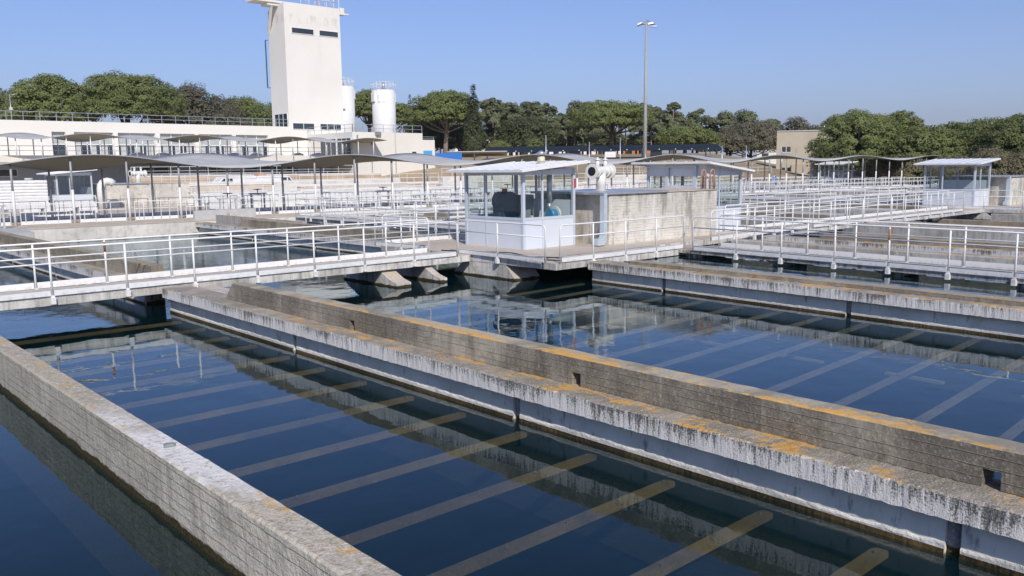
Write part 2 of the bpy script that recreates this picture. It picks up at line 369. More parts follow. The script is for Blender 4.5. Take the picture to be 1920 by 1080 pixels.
# ------------------------------------------------------------------ setting: sky dome comes from the world; ground, water
random.seed(7)
def sm(a, b, x):
    t = max(0, min(1, (x-a)/(b-a))); return t*t*(3-2*t)
def terrain(x, y):
    r = math.hypot(x, y); az = math.degrees(math.atan2(y, x))
    f = sm(25, 36, az)*(1-sm(57, 62, az))
    return .52 + f*(3.7*sm(98, 124, r)+1.3*sm(124, 168, r))
def build_ground():
    xs = [-9000, -2000, -400, -60, -25]+[-25+i*6. for i in range(1, 46)]+[300, 400, 800, 3000, 9000]
    mb = MB(); idx = {}
    ys = list(xs)
    for i, x in enumerate(xs):
        for j, y in enumerate(ys):
            idx[i, j] = len(mb.v); mb.v.append((x, y, terrain(x, y)))
    for i in range(len(xs)-1):
        for j in range(len(ys)-1):
            if xs[i] >= -25 and xs[i+1] <= 155 and ys[j] >= -25 and ys[j+1] <= 47: continue
            mb.f.append((idx[i, j], idx[i+1, j], idx[i+1, j+1], idx[i, j+1])); mb.sm.append(True)
    tag(mb.build('ground', M['ground'], fix=False), kind='structure')
build_ground()
tag(MB().add([(-26, -26, 0), (156, -26, 0), (156, 48, 0), (-26, 48, 0)], [(0, 1, 2, 3)]).build('water', M['water'], fix=False), kind='structure')
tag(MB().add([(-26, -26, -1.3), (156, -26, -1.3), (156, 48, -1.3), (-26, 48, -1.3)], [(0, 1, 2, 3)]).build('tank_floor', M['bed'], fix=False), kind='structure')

tag(MB().add([(18.0, -10, .43), (26.25, -10, .43), (26.25, 16.8, .43), (18.0, 16.8, .43)], [(0, 1, 2, 3)]).add([(18.6, 16.8, .43), (26.25, 16.8, .43), (26.25, 18.6, .43), (18.6, 18.6, .43)], [(0, 1, 2, 3)]).build('water', M['water'], fix=False), kind='structure')
def extr(mb, prof, s0, s1, step, axis='y', sk=None, jit=.004, sl0=0, sl1=0, zt=None):
    """extrude closed profile [(a,z)] along an axis with worn, slightly uneven stations"""
    n = max(2, int(round((s1-s0)/step))+1); k = len(prof)
    zt = zt if zt is not None else max(z for _, z in prof)
    vs = []
    for i in range(n):
        t = i/(n-1); s = s0+(s1-s0)*t
        for a, z in prof:
            ss = s+(1-t)**8*(-sl0*(zt-z))+t**8*(sl1*(zt-z)) if (sl0 or sl1) else s
            if i == 0: ss = s-sl0*(zt-z)
            if i == n-1: ss = s+sl1*(zt-z)
            off = sk(s) if sk else 0
            ja, jz = (random.uniform(-jit, jit), random.uniform(-jit, jit)) if 0 < i < n-1 else (0, 0)
            vs.append((a+off+ja, ss, z+jz) if axis == 'y' else (ss, a+off+ja, z+jz))
    fs = [(i*k+j, i*k+(j+1) % k, (i+1)*k+(j+1) % k, (i+1)*k+j) for i in range(n-1) for j in range(k)]
    fs += [tuple(range(k))[::-1], tuple((n-1)*k+j for j in range(k))]
    return mb.add(vs, fs)
def prof_box(a0, a1, z0, z1, c=.015, ntop=2):
    top = [(a1-c-(a1-a0-2*c)*i/(ntop), z1) for i in range(ntop+1)]
    return [(a0, z0), (a1, z0), (a1, z1-c)]+top+[(a0, z1-c)]

# ---- near wall between the leftmost tank and the barred tank
def plain_wall(name, label, x0, x1, y0, y1, z1, mt, step=.15, z0=-1.25, sk=None, jit=.006, axis='y', cat='tank wall'):
    mb = MB(); extr(mb, prof_box(x0, x1, z0, z1, .02, 3), y0, y1, step, axis, sk, jit)
    return tag(mb.build(name, mt), label, cat)
plain_wall('tank_wall', 'thick pale concrete wall in the near left corner with a whitish worn top', 2.76, 3.06, -6, 19.9, .65, M['wallN'], .11, jit=.003)
plain_wall('tank_wall', 'concrete wall at the far left edge beyond the near walkway', 2.76, 3.06, 22.6, 43.2, .65, M['wallF'], .4)

# ---- channel walls: lime-dripped ledge over a blue-grey gutter plate, with an upper wall
def channel(x, y0, y1, label, zup=.97, upend=None, sk=None, seams=(), slots=(), fine=True, upy=None, group=None):
    sk = sk or (lambda y: 0); st = .10 if fine else .5; jt = .003
    e = empty('channel_wall', (0, 0, 0), 0, label, 'channel wall')
    b = MB(); extr(b, [(x+.045, -1.25), (x+.5, -1.25), (x+.5, .372), (x+.045, .372)], y0, y1, 1., 'y', sk, 0); b.build('wall_base', M['slabD'], e)
    b = MB(); extr(b, prof_box(x-.17, x+.51, .375, .60, .02, 5), y0, y1, st*.6, 'y', sk, .005); b.build('ledge', M['ledge'], e)
    ys = [y0+.02]+sorted(seams)+[y1-.02]
    for i in range(len(ys)-1):
        a = ys[i]+(.065 if i else 0); c = ys[i+1]-(.065 if i < len(ys)-2 else 0)
        b = MB(); extr(b, [(x, -.30), (x+.04, -.30), (x+.04, .37), (x, .37)], a, c, .8, 'y', sk, .0); b.build('gutter_plate', M['steel'], e)
        if fine or True:
            n = max(2, int((c-a)/(.035 if fine else .4))); vs = []; fs = []; t = 0.
            for q in range(n+1):
                y = a+(c-a)*q/n; o = sk(y); t = t*.8+random.uniform(-.007, .007); h = .098+t+.004*math.sin(y*1.3)
                for dx, z in ((-.002, .035+t*.3), (-.013, .045), (-.014+t*.25, h-.02), (-.009, h-.003), (.001, h)): vs.append((x+dx+o, y, z))
            for q in range(n):
                for j in range(4): fs.append((q*5+j, q*5+j+1, q*5+j+6, q*5+j+5))
            MB().add(vs, fs).build('lime_crust', M['scale'], e)
            vs = []; fs = []
            for q in range(n+1):
                y = a+(c-a)*q/n; o = sk(y); t = random.uniform(-.006, .006)
                for dx, z in ((-.004, -.12), (-.018+t, -.05), (-.022+t, .0), (-.014+t, .042), (0, .052)): vs.append((x+dx+o, y, z))
            for q in range(n):
                for j in range(4): fs.append((q*5+j, q*5+j+1, q*5+j+6, q*5+j+5))
            MB().add(vs, fs).build('waterline_slime', M['slime'], e)
    # upper wall with drain slots
    u0, u1 = upy or (y0, y1-2.2)
    xa, xb = x+.20, x+.505
    b = MB()
    if slots:
        zs = .765; seg = [u0]+[v for s in sorted(slots) for v in (s-.075, s+.075)]+[u1]
        for i in range(0, len(seg)-1, 2):
            last = i == len(seg)-2
            extr(b, [(xa, .605), (xb, .605), (xb, zs), (xa, zs)], seg[i], seg[i+1], .3, 'y', sk, 0, 0, 1.0 if last else 0, zt=zup)
        extr(b, prof_box(xa, xb, zs+.001, zup, .015, 3), u0, u1, .10, 'y', sk, .003, 0, 1.0)
    else:
        extr(b, prof_box(xa, xb, .605, zup, .015, 3), u0, u1, st, 'y', sk, jt, 0, 1.0)
    b.build('upper_wall', M['wall' if zup > .9 and fine else 'wall2'], e)
    return e
channel(7.42, -6, 20.4, 'nearest channel wall with lime-dripped ledge and orange lichen, running from lower right to the left walkway', .97,
        sk=None, seams=(2.62, 8.15, 14.25), slots=(2.42, 7.25, 12.55, -2.5), upy=(-6, 17.3))
channel(17.52, -6, 16.75, 'channel wall right of the glazed hut platform with a low brown upper wall', .70, sk=lambda y: .045*y,
        seams=(3.4, 8.78, 14.04), upy=(-6, 15.4))
channel(7.42, 22.1, 44.6, 'channel wall beyond the left walkway with blue-grey gutter plate and lichen', .97, seams=(24.6, 30.2, 36), fine=False, upy=(22.1, 42.3))
channel(18.1, 25.7, 44.85, 'channel wall behind the left walkway near the middle, with dark gutter seams', .97, seams=(27, 32.5, 38.5), fine=False, upy=(25.7, 40.))
skr = lambda y: .03*y
channel(28.75, -8, 17.9, 'third channel wall to the right, behind the right walkway railing', .80, sk=skr, seams=(2.6, 8., 13.5), fine=False, upy=(-8, 15.5))
channel(39.4, -8, 17.9, 'distant channel wall at the right edge below the far hut platform', .80, sk=skr, seams=(8., 13.5), fine=False, upy=(-8, 15.5))
for i, (xx, lb) in enumerate(((29.2, 'channel wall beyond the second hut with a stained ledge'), (39.9, 'low channel wall beyond the middle walkway'), (50.6, 'farthest low channel wall left of the far right hut'))):
    channel(xx, 24.6 if i == 0 else 20.3, 43.4, lb, .80, seams=(28, 34), fine=False, upy=(21, 40))
for x0, y0, y1, lb in ((26.2, -8, 17.6, 'brown-topped concrete wall just behind the right walkway'), (35.9, -8, 17.8, 'brown-topped white-faced wall running below the walkway to the far hut'),
        (46.5, -8, 15.8, 'short brown-topped wall in front of the far hut platform'), (35.6, 20.3, 43.4, 'brown-topped wall in the middle basins behind the hut'), (46.3, 20.3, 43.4, 'stained wall in the far middle basins'),
        (66, -8, 17, 'low far wall behind the right hut'), (77, -8, 40, 'very distant low basin wall at right'), (88, -8, 38, 'most distant low basin wall at right'), (67, 20, 40, 'distant low wall beyond the far walkway')):
    plain_wall('tank_wall', lb, x0, x0+.5, y0, y1, .72 if x0 != 26.2 else .63, M['wallF'], .5, jit=.006, sk=skr if y0 < 0 else None)

# ---- submerged planks
def plank(x0, x1, y, z, wd, label, group, slope=0., rnd=True):
    c = wd/2; pts = [(x0, -c), (x1-.02, -c), (x1, -c+.02), (x1, c-.05), (x1-.02, c-.02), (x1-.06, c), (x0, c)]
    b = MB().prism(pts, -.05, 0, 'z'); e = b.build('submerged_plank', M['bar' if x0 < 5 else 'bar2'])
    e.location = (0, y, z+random.uniform(-.012, .008)); e.rotation_euler.z = math.atan(slope)+random.uniform(-.0025, .0025)
    tag(e, label, 'plank', group)
    x = x1-.12
    src = None
    while x > x0+.2:
        if src is None:
            src = MB().disc((0, 0, 0), .016, .012, n=8).disc((0, 0, .012), .008, .014, n=6).build('bolt', M['bolt'], e); src.location = (x, .01, .0)
        else: inst(src, e, (x, random.uniform(-.02, .02), 0))
        x -= .78+random.uniform(-.05, .05)
    return e
ys = [-1.55, -.35, .86, 2.0, 3.14, 4.25, 5.42, 6.57, 7.78, 9.0, 10.22, 11.5, 12.8, 14.1, 15.4, 16.65, 17.9, 19.2]
k = 0
for y in ys:
    k += 1
    if y < -1.5: continue
    plank(3.0, 7.2, y, -.028, .14, '%s submerged plank from the near end of the barred tank' % ordn(k-2), 'planks under water between the near wall and the nearest channel wall')
for i in range(16):
    y = 1.3+i*1.105
    plank(7.95 if True else 0, 17.6+.045*y if y < 17 else 16.5, y-.055*11.4*1, -.08, .115, '%s submerged plank from the near end of the middle tank' % ordn(i), 'planks under water in the middle tank', slope=.055)
for i in range(5):
    b = MB().box(-.06, .06, 0, 1.0, -.04, 0).build('submerged_strip', M['bar2']); b.location = (15.0, 3.4+i*2.21, -.38)
    tag(b, 'faint short %s strip lying deep in the middle tank' % ['nearest', 'second-nearest', 'middle', 'fourth', 'farthest'][i], 'strip', 'deep strips in the middle tank')

# ---- walkway slabs, platforms, piers
def slab(name, label, x0, x1, y0, y1, z0=.45, z1=.65, mt=None, cat='walkway', sk=None, axis=None):
    b = MB()
    if (axis or ('x' if x1-x0 > y1-y0 else 'y')) == 'x': extr(b, prof_box(y0, y1, z0, z1, .012, 3), x0, x1, .3, 'x', sk, .004)
    else: extr(b, prof_box(x0, x1, z0, z1, .012, 3), y0, y1, .3, 'y', sk, .004)
    return tag(b.build(name, mt or M['slab']), label, cat)
slab('walkway', 'concrete walkway slab crossing the left half to the glazed hut platform', -9, 16.78, 20.5, 22.05)
skC = lambda y: .062*(y-16.5)
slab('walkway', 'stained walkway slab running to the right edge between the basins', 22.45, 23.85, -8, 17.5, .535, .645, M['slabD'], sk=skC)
slab('walkway', 'long walkway slab from the second hut toward the far right hut', 31.2, 53, 18.25, 19.75, .45, .64)
slab('walkway', 'walkway slab running away behind the near hut toward the canopies', 23.55, 25, 24.1, 44.4, .45, .64)
slab('walkway', 'walkway slab beyond the far hut platform', 66, 100, 18.2, 19.6, .45, .64)
slab('walkway', 'cross walkway slab in front of the wavy canopies on the right', 58.4, 59.9, 24.5, 43., .45, .64)
def platform(dx, dy, label, full=True):
    e = empty('hut_platform', (dx, dy, 0), 0, label, 'platform')
    b = MB(); extr(b, prof_box(16.85, 31.2, .45, .65, .012, 5), 16.82, 25.4, .3, 'y', None, .004)
    o = b.build('deck_slab', M['slab'], e)
    return e
def plat(dx, dy, label):
    e = empty('hut_platform', (dx, dy, 0), 0, label, 'platform')
    b = MB()
    extr(b, prof_box(16.85, 22.9, .45, .65, .012, 5), 16.82, 25.6, .3, 'y', None, .004)
    extr(b, prof_box(22.901, 31.2, .45, .649, .012, 5), 18.2, 24.2, .3, 'y', None, .002)
    b.build('deck_slab', M['deck'] if False else M['slab'], e)
    # splayed pier under the slab
    b = MB(); b.prism([(18.5, -1.25), (18.5, 0.0), (18.95, .448), (20.9, .448), (21.5, .0), (21.5, -1.25)], 16.86, 17.9, 'x'); b.build('pier', M['slab'], e)
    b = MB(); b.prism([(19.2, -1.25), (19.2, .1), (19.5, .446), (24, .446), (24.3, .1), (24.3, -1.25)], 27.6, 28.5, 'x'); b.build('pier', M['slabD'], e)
    return e
plat(0, 0, 'concrete platform carrying the near glazed hut and the pump block')
plat(36, -.9, 'distant platform under the far right hut')
def pier(x, y0, y1, label, w_=.55, mt=None):
    b = MB(); b.prism([(y0-.9, -1.25), (y0-.9, .12), (y0-.55, .2), (y0, .448), (y1, .448), (y1+.6, .2), (y1+.9, .02), (y1+.9, -1.25)], x, x+w_, 'x')
    tag(b.build('walkway_pier', mt or M['slab'], bevel=.01), label, 'pier')
pier(13.55, 20.75, 21.8, 'splayed white pier under the left walkway left of the hut', .5)
pier(15.1, 20.75, 21.8, 'splayed pier under the left walkway right beside the hut platform', .25)
def tpier(x, y, label):
    b = MB(); b.prism([(y-.26, -1.25), (y-.26, .42), (y-.55, .53), (y+.55, .53), (y+.26, .42), (y+.26, -1.25)], x, x+1.05, 'x')
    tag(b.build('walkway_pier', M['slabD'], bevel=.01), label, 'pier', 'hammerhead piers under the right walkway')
for i, y in enumerate((16.3, 13.1, 9.75, 6.5, 3.2)):
    tpier(22.62+skC(y), y, ['hammerhead pier in the shade at the corner of the block platform', 'hammerhead pier under the right walkway, farther of the two clearly seen', 'hammerhead pier under the right walkway, nearer of the two clearly seen', 'hammerhead pier cut by the right picture edge', 'hammerhead pier under the right walkway outside the right edge'][i])
# block at the joint of the near channel wall and the walkway
b = MB(); extr(b, prof_box(7.40, 8.6, .28, .52, .01, 2), 19.2, 20.48, .3, 'y', None, .003); tag(b.build('channel_cover', M['slab']), 'short concrete cover slab where the nearest channel wall meets the left walkway', 'slab')

# ---- railings
def rail_parts(post_style):
    pass
post_me = None
def railing(p0, p1, posts, label, h=1.06, mid=.72, outward=1, round0=True, round1=True, rust=None, plate=True, rp=.024, rr=.0185, cat='railing', z0=.65, n=8, group=None, foot=True):
    """p0,p1: ends on plan; posts: distances from p0; outward=+1: outside is on the right-hand side of p0->p1"""
    global post_me
    a = Vector((p0[0], p0[1], 0)); d = Vector((p1[0]-p0[0], p1[1]-p0[1], 0)); Ln = d.length; rz = math.atan2(d.y, d.x)
    e = empty('railing', (a.x, a.y, z0), rz, label, cat, group); s = -outward
    if post_me is None:
        pb = MB().tube([(0, 0, -.02), (0, 0, h-.02)], rp, n)
        pb.box(-.05, .05, -.065, .035, -.17, -.02).box(-.035, .035, -.04, .03, -.02, .02)
        post_me = pb.mesh('post', M['white'])
    for i, t in enumerate(posts):
        o = bpy.data.objects.new('post', post_me); COL.objects.link(o); o.parent = e; o.location = (t, 0, 0)
        if outward < 0: o.rotation_euler.z = math.pi
        if rust and i in rust:
            o2 = MB().tube([(0, 0, h-.3), (0, 0, h-.06)], rp+.004, n).build('rust_patch', M['orange' if rust[i] == 'o' else 'rust'], e); o2.location = (t, 0, 0)
    def path(z, rnd0, rnd1):
        r = .14; pts = []
        if rnd0: pts += [(0, 0, 0.0), (0, 0, z-r)]+[(r-r*math.cos(q), 0, z-r+r*math.sin(q)) for q in (.4, .8, 1.2)]
        pts += [(r if rnd0 else 0, 0, z), (Ln-(r if rnd1 else 0), 0, z)]
        if rnd1: pts += [(Ln-r+r*math.sin(q), 0, z-r+r*math.cos(q)) for q in (.4, .8, 1.2)]+[(Ln, 0, z-r), (Ln, 0, 0.0)]
        return pts
    MB().tube(path(h, round0, round1), rr+.003, n).build('top_rail', M['white'], e)
    MB().tube([(0, 0, mid), (Ln, 0, mid)], rr, n).build('mid_rail', M['white'], e)
    if plate:
        ps = [t for t in posts if .2 < t < Ln-.2]; st = [0.03]+ps+[Ln-.03]
        for i in range(len(st)-1):
            x0, x1 = st[i]+.035, st[i+1]-.035
            if x1-x0 < .2: continue
            b = MB().box(x0, x1, s*.012-.006, s*.012+.006, .012, .155)
            b.box(x0, x1, min(s*.018, s*.034), max(s*.018, s*.034), .149, .155)
            b.build('kick_plate', M['white'], e)
    return e
def lin(a, b, n): return [a+(b-a)*i/(n-1) for i in range(n)]
A_f = [-7.9, -6.3, -4.7, -3.1, -1.5, .1, 1.72, 3.32, 4.92, 6.5, 8.08, 9.7, 11.34, 12.91, 14.62]
railing((-8.8, 20.47), (16.24, 20.47), [x+8.8 for x in A_f], 'front white railing of the left walkway, ending in a rounded corner beside the hut', round0=False)
A_b = [-6.3, -4.7, -3.1, -1.5, .1, 1.75, 3.35, 4.96, 6.53, 8.11, 9.74, 11.38, 13.02, 14.68]
railing((-8.8, 22.02), (16.31, 22.02), [x+8.8 for x in A_b], 'rear white railing of the left walkway with one rusty post', outward=-1, round0=False, rust={8: 'r'})
railing((16.82, 21.15), (16.72, 17.1), [1.95], 'short white railing in front of the glazed hut, left of the platform corner', outward=1)
railing((17.0, 16.8), (22.75, 16.8), [1.38, 2.82, 4.3], 'long white railing in front of the pump block, right of the platform corner')
railing((16.55, 25.5), (16.85, 22.75), [1.4], 'short white railing with rounded ends left behind the hut', outward=1)
def cpt(y): return 22.42+skC(y)
cy = [14.53, 12.97, 11.29, 9.76, 8.23, 6.72, 5.2, 3.7, 2.2, .7, -.8]
railing((cpt(16.2), 16.2), (cpt(-7), -7), [16.2-y for y in cy], 'front white railing of the right walkway, one post patched with orange', outward=1, round1=False, rust={})
cyb = [14.54, 12.95, 11.42, 9.91, 8.42, 6.9, 5.4, 3.9, 2.4, .9]
railing((23.83, 16.2), (23.83+skC(-7)*.9, -7), [16.2-y for y in cyb], 'rear white railing of the right walkway', outward=-1, round1=False)
o2 = MB().tube([(0, 0, .72), (0, 0, 1.0)], .03, 8).build('rust_patch', M['orange'], bpy.data.objects['railing.005']); o2.location = (16.2-9.76, 0, 0)
railing((25.6, 17.75), (33.3, 18.2), [1.55, 3.1, 4.65, 6.2], 'white railing from the pump block corner along the front of the second hut')
railing((33.6, 18.2), (49.9, 18.2), lin(1.5, 14.9, 10), 'front white railing of the long walkway to the far right hut', n=6)
railing((29.5, 19.8), (52, 19.8), lin(1.6, 21., 14), 'rear white railing of the long walkway to the far right hut', outward=-1, n=6)
railing((31.5, 20.0), (31.5, 24.6), [1.5, 3.0], 'white railing standing behind the second hut', n=6)
railing((23.45, 24.6), (23.45, 44.2), lin(1.6, 17.9, 11), 'left white railing of the walkway behind the near hut', outward=-1, n=6)
railing((25.02, 25), (25.02, 44.2), lin(1.6, 17.9, 11), 'right white railing of the walkway behind the near hut', n=6)
railing((16.9, 25.55), (22.8, 25.55), [1.5, 3, 4.5], 'white railing along the back of the near hut platform', outward=-1, n=6)
railing((52.9, 22.2), (52.9, 16.2), [2., 4.], 'white railing on the left side of the far right hut platform', outward=1, n=6)
railing((53.1, 15.95), (60, 15.95), [2, 4, 6], 'white railing on the front of the far right hut platform', n=6)
railing((58.35, 42.8), (58.35, 25), lin(1.8, 16, 9), 'left white railing of the cross walkway on the right', outward=1, n=6)
railing((59.95, 42.8), (59.95, 25), lin(1.8, 16, 9), 'right white railing of the cross walkway on the right', outward=-1, n=6)
railing((66, 18.2), (98, 18.2), lin(2, 30, 15), 'distant front railing beyond the far right hut', n=5)
railing((66, 19.6), (98, 19.6), lin(2, 30, 15), 'distant rear railing beyond the far right hut', outward=-1, n=5)

# ---- glazed hut
def hut(dx, dy, label, mirror=False, eastsolid=True):
    W_, D_, Hh = 2.45, 3.0, 2.5
    e = empty('glazed_hut', (dx, dy, .65), 0, label, 'hut'); t = .05
    lo = 1.02
    rfz = lambda x: (2.52+.14*(x/W_)*1.0) if not mirror else (2.70-.28*(x/W_))
    fx = .37*W_; fy = .63*D_
    b = MB()   # frame
    for x, y in ((0, 0), (W_-.1, 0), (0, D_-.1), (W_-.1, D_-.1)): b.box(x, x+.1, y, y+.1, 0, rfz(x))
    for x in (fx,): b.box(x-.03, x+.03, .012, .07, 0.0, rfz(x)); b.box(x-.03, x+.03, D_-.07, D_-.012, 0, rfz(x))
    for y in (fy,): b.box(.012, .07, y-.035, y+.035, 0, rfz(0)); b.box(W_-.07, W_-.012, y-.035, y+.035, 0, rfz(W_))
    for z0, z1 in ((lo-.07, lo+.02),):
        b.box(.1, W_-.1, .006, .06, z0, z1); b.box(.1, W_-.1, D_-.06, D_-.006, z0, z1); b.box(.006, .06, .1, D_-.1, z0, z1); b.box(W_-.06, W_-.006, .1, D_-.1, z0, z1)
    b.build('frame', M['frame'], e)
    hd = 2.42 if not mirror else 2.25
    b = MB()
    b.prism([(.1, hd), (W_-.1, hd), (W_-.1, rfz(W_-.1)), (.1, rfz(.1))], .02, .05, 'y'); b.prism([(.1, hd), (W_-.1, hd), (W_-.1, rfz(W_-.1)), (.1, rfz(.1))], D_-.05, D_-.02, 'y')
    b.box(.02, .05, .1, D_-.1, hd, rfz(0)); b.box(W_-.05, W_-.02, .1, D_-.1, hd, rfz(W_)); b.build('header_panel', M['panel'], e)
    for q in ((.1, fx-.03, .02, .05), (fx+.03, W_-.1, .02, .05), (.1, fx-.03, D_-.05, D_-.02), (fx+.03, W_-.1, D_-.05, D_-.02),
              (.02, .05, .1, fy-.035), (.02, .05, fy+.035, D_-.1)):
        MB().box(*q, 0, lo-.07).build('wall_panel', M['panel'], e)
        z1 = hd
        g = MB()
        x0, x1, y0, y1 = q
        if x1-x0 < y1-y0: g.add([(.035, y0, lo+.02), (.035, y1, lo+.02), (.035, y1, z1), (.035, y0, z1)], [(0, 1, 2, 3)])
        else: ym = (y0+y1)/2; g.add([(x0, ym, lo+.02), (x1, ym, lo+.02), (x1, ym, z1), (x0, ym, z1)], [(0, 1, 2, 3)])
        g.build('window_pane', M['glass'], e)
    top = 1.55 if eastsolid else lo-.07
    MB().box(W_-.05, W_-.02, .1, fy-.035, 0, top).box(W_-.05, W_-.02, fy+.035, D_-.1, 0, top).build('wall_panel', M['panel'], e)
    for y0, y1 in ((.1, fy-.035), (fy+.035, D_-.1)):
        MB().add([(W_-.035, y0, top), (W_-.035, y1, top), (W_-.035, y1, hd), (W_-.035, y0, hd)], [(0, 1, 2, 3)]).build('window_pane', M['glass'], e)
    MB().box(.05, W_-.05, .05, D_-.05, .0, .02).build('floor', M['deck'], e)
    # roof: sloped ribbed sheet with a fascia
    x0, x1, y0, y1 = -.42, W_+.30, -.42, D_+.5
    zr = (lambda x: 2.54+(x+.42)*.088) if not mirror else (lambda x: 2.76-(x+.42)*.115)
    b = MB(); b.prism([(x0, zr(x0)-.02), (x1, zr(x1)-.02), (x1, zr(x1)+.06), (x0, zr(x0)+.06)], y0, y1, 'y'); r = b.build('roof', M['roof'], e)
    n = 8; b = MB()
    for i in range(n):
        y = y0+.12+i*(y1-y0-.24)/(n-1)
        b.prism([(x0+.02, zr(x0)+.059), (x1-.02, zr(x1)+.059), (x1-.02, zr(x1)+.075), (x0+.02, zr(x0)+.075)], y-.03, y+.03, 'y')
    b.build('roof_ribs', M['roof'], r)
    return e
h1 = hut(18.9, 20.35, 'glazed white machine hut in the middle, in front of the long pump block')
v = empty('roof_vent', (20.75, 21.4, 3.47), 0, 'cream vent cowl with a pointed cap on the near hut roof', 'vent')
MB().tube([(0, 0, -.05), (0, 0, .22)], .13, 14).tube([(0, 0, .05), (0, 0, .09)], .15, 14).build('vent_pipe', M['cmach'], v)
MB().tube([(0, 0, .3), (0, 0, .42)], [.24, .02], 14).tube([(.1, 0, .2), (.16, 0, .32)], .012, 5).tube([(-.1, 0, .2), (-.16, 0, .32)], .012, 5).tube([(0, .1, .2), (0, .16, .32)], .012, 5).build('vent_cap', M['galv'], v)
h2 = hut(28.35, 19.9, 'second glazed hut rising behind the right end of the pump block', mirror=True, eastsolid=False)
h3 = hut(54.9, 19.45, 'white glazed hut near the right edge with a ribbed roof')
h4 = hut(97.2, 49.0, 'small distant glazed hut under the wavy canopy on the right')
h5 = hut(17.3, 68.3, 'glazed hut behind the canopies at the left')
# framed window standing on the block in front of the second hut
e = h2
b = MB(); b.box(-.10, -.02, 0.45, .58, 1.76, 2.68).box(-.10, -.02, 1.82, 1.95, 1.76, 2.68).box(-.10, -.02, .58, 1.82, 1.76, 1.87).box(-.10, -.02, .58, 1.82, 2.58, 2.68); b.build('window_frame', M['frame'], e)

for i, pts in enumerate((((16.95, 22.2), (17.15, 21.2), (17.35, 20.2), (17.2, 19.1), (17.05, 18.2), (17.3, 17.2), (18.2, 17.0)), ((17.0, 22.0), (17.5, 21.0), (17.9, 19.8), (17.5, 18.6), (17.9, 17.6), (19.4, 17.25), (21.5, 17.1)))):
    tag(MB().tube([(a, c_, .668) for a, c_ in pts], .018, 6).build('hose', M['black']), ['thin black hose lying along the short railing in front of the hut', 'longer thin black hose curving over the platform corner'][i], 'hose')
tag(MB().box(21.28, 21.34, 20.30, 20.344, 2.62, 2.92).build('warning_sign', M['sign']), 'small red sign at the upper right corner of the near hut', 'sign')
tag(MB().add([(2.86, 8.30, .655), (2.97, 8.27, .655), (3.0, 8.36, .655), (2.9, 8.42, .655), (2.88, 8.32, .675), (2.95, 8.30, .68), (2.97, 8.35, .676), (2.91, 8.39, .673)], [(0, 3, 2, 1), (4, 5, 6, 7), (0, 1, 5, 4), (1, 2, 6, 5), (2, 3, 7, 6), (3, 0, 4, 7)]).build('stone', M['gcab']), 'small flat grey stone lying on top of the near left wall', 'stone')
# machines in the near hut
m = empty('blower', (19.62, 22.05, .67), 0, 'dark blue round blower housing inside the near hut, seen through the left windows', 'machine')
MB().tube([(0, -.3, 1.50), (0, .3, 1.50)], .34, 28).build('drum', M['dblue'], m)
MB().box(-.3, .34, -.28, .28, 0, 1.3).build('base', M['dblue'], m)
MB().tube([(0, 0, 1.84), (0, 0, 1.94)], .1, 12).build('cap', M['orange'], m)
m = empty('control_cabinet', (20.28, 21.75, .67), 0, 'tall grey control cabinet in the middle of the near hut', 'cabinet')
MB().box(-.25, .25, -.2, .2, 0, 1.72).build('body', M['gcab'], m, .01)
MB().box(-.2, .2, -.215, -.201, .2, 1.6).build('door', M['gcab'], m)
MB().disc((.0, -.23, .8), .09, .03, 'y', 8, .02).build('warning_mark', M['black'], m)
m = empty('pump_motor', (20.85, 20.95, .98), 0, 'bright blue motor with flanged casing in the near hut, behind the right window', 'motor')
MB().disc((-.18, 0, .72), .19, .25, 'x', 20).build('motor', M['mblue'], m)
MB().disc((.07, 0, .72), .29, .07, 'x', 24).build('flange', M['steelv'], m); MB().disc((.141, 0, .72), .25, .06, 'x', 24).build('flange', M['steelv'], m)
MB().box(-.2, .15, -.15, .15, -.3, .5).build('plinth', M['cmach'], m)
m = tag(MB().prism([(-.16, 0), (.16, 0), (.03, .62), (-.05, .62)], -.03, .03, 'y').prism([(-.5, 0), (-.18, 0), (-.28, .45), (-.38, .45)], .1, .16, 'y').build('bearing_bracket', M['cmach']), 'cream triangular bearing bracket inside the near hut', 'bracket'); m.location = (20.3, 20.95, 1.25)
m = tag(MB().box(-.3, .22, -.2, .2, 0, .6).build('gearbox', M['gcab'], bevel=.03), 'grey gearbox casing below the cream bracket in the near hut', 'gearbox'); m.location = (20.25, 21.0, .67)
m = tag(MB().tube([(0, 0, 0), (0, 0, .55)], .05, 12).tube([(0, 0, .55), (0, 0, .8)], [.05, .09], 12).tube([(0, 0, .8), (0, 0, 2.0)], .09, 14).build('vertical_duct', M['galv']), 'silver vertical duct inside the near hut behind the right window', 'duct'); m.location = (20.72, 20.98, 1.3)

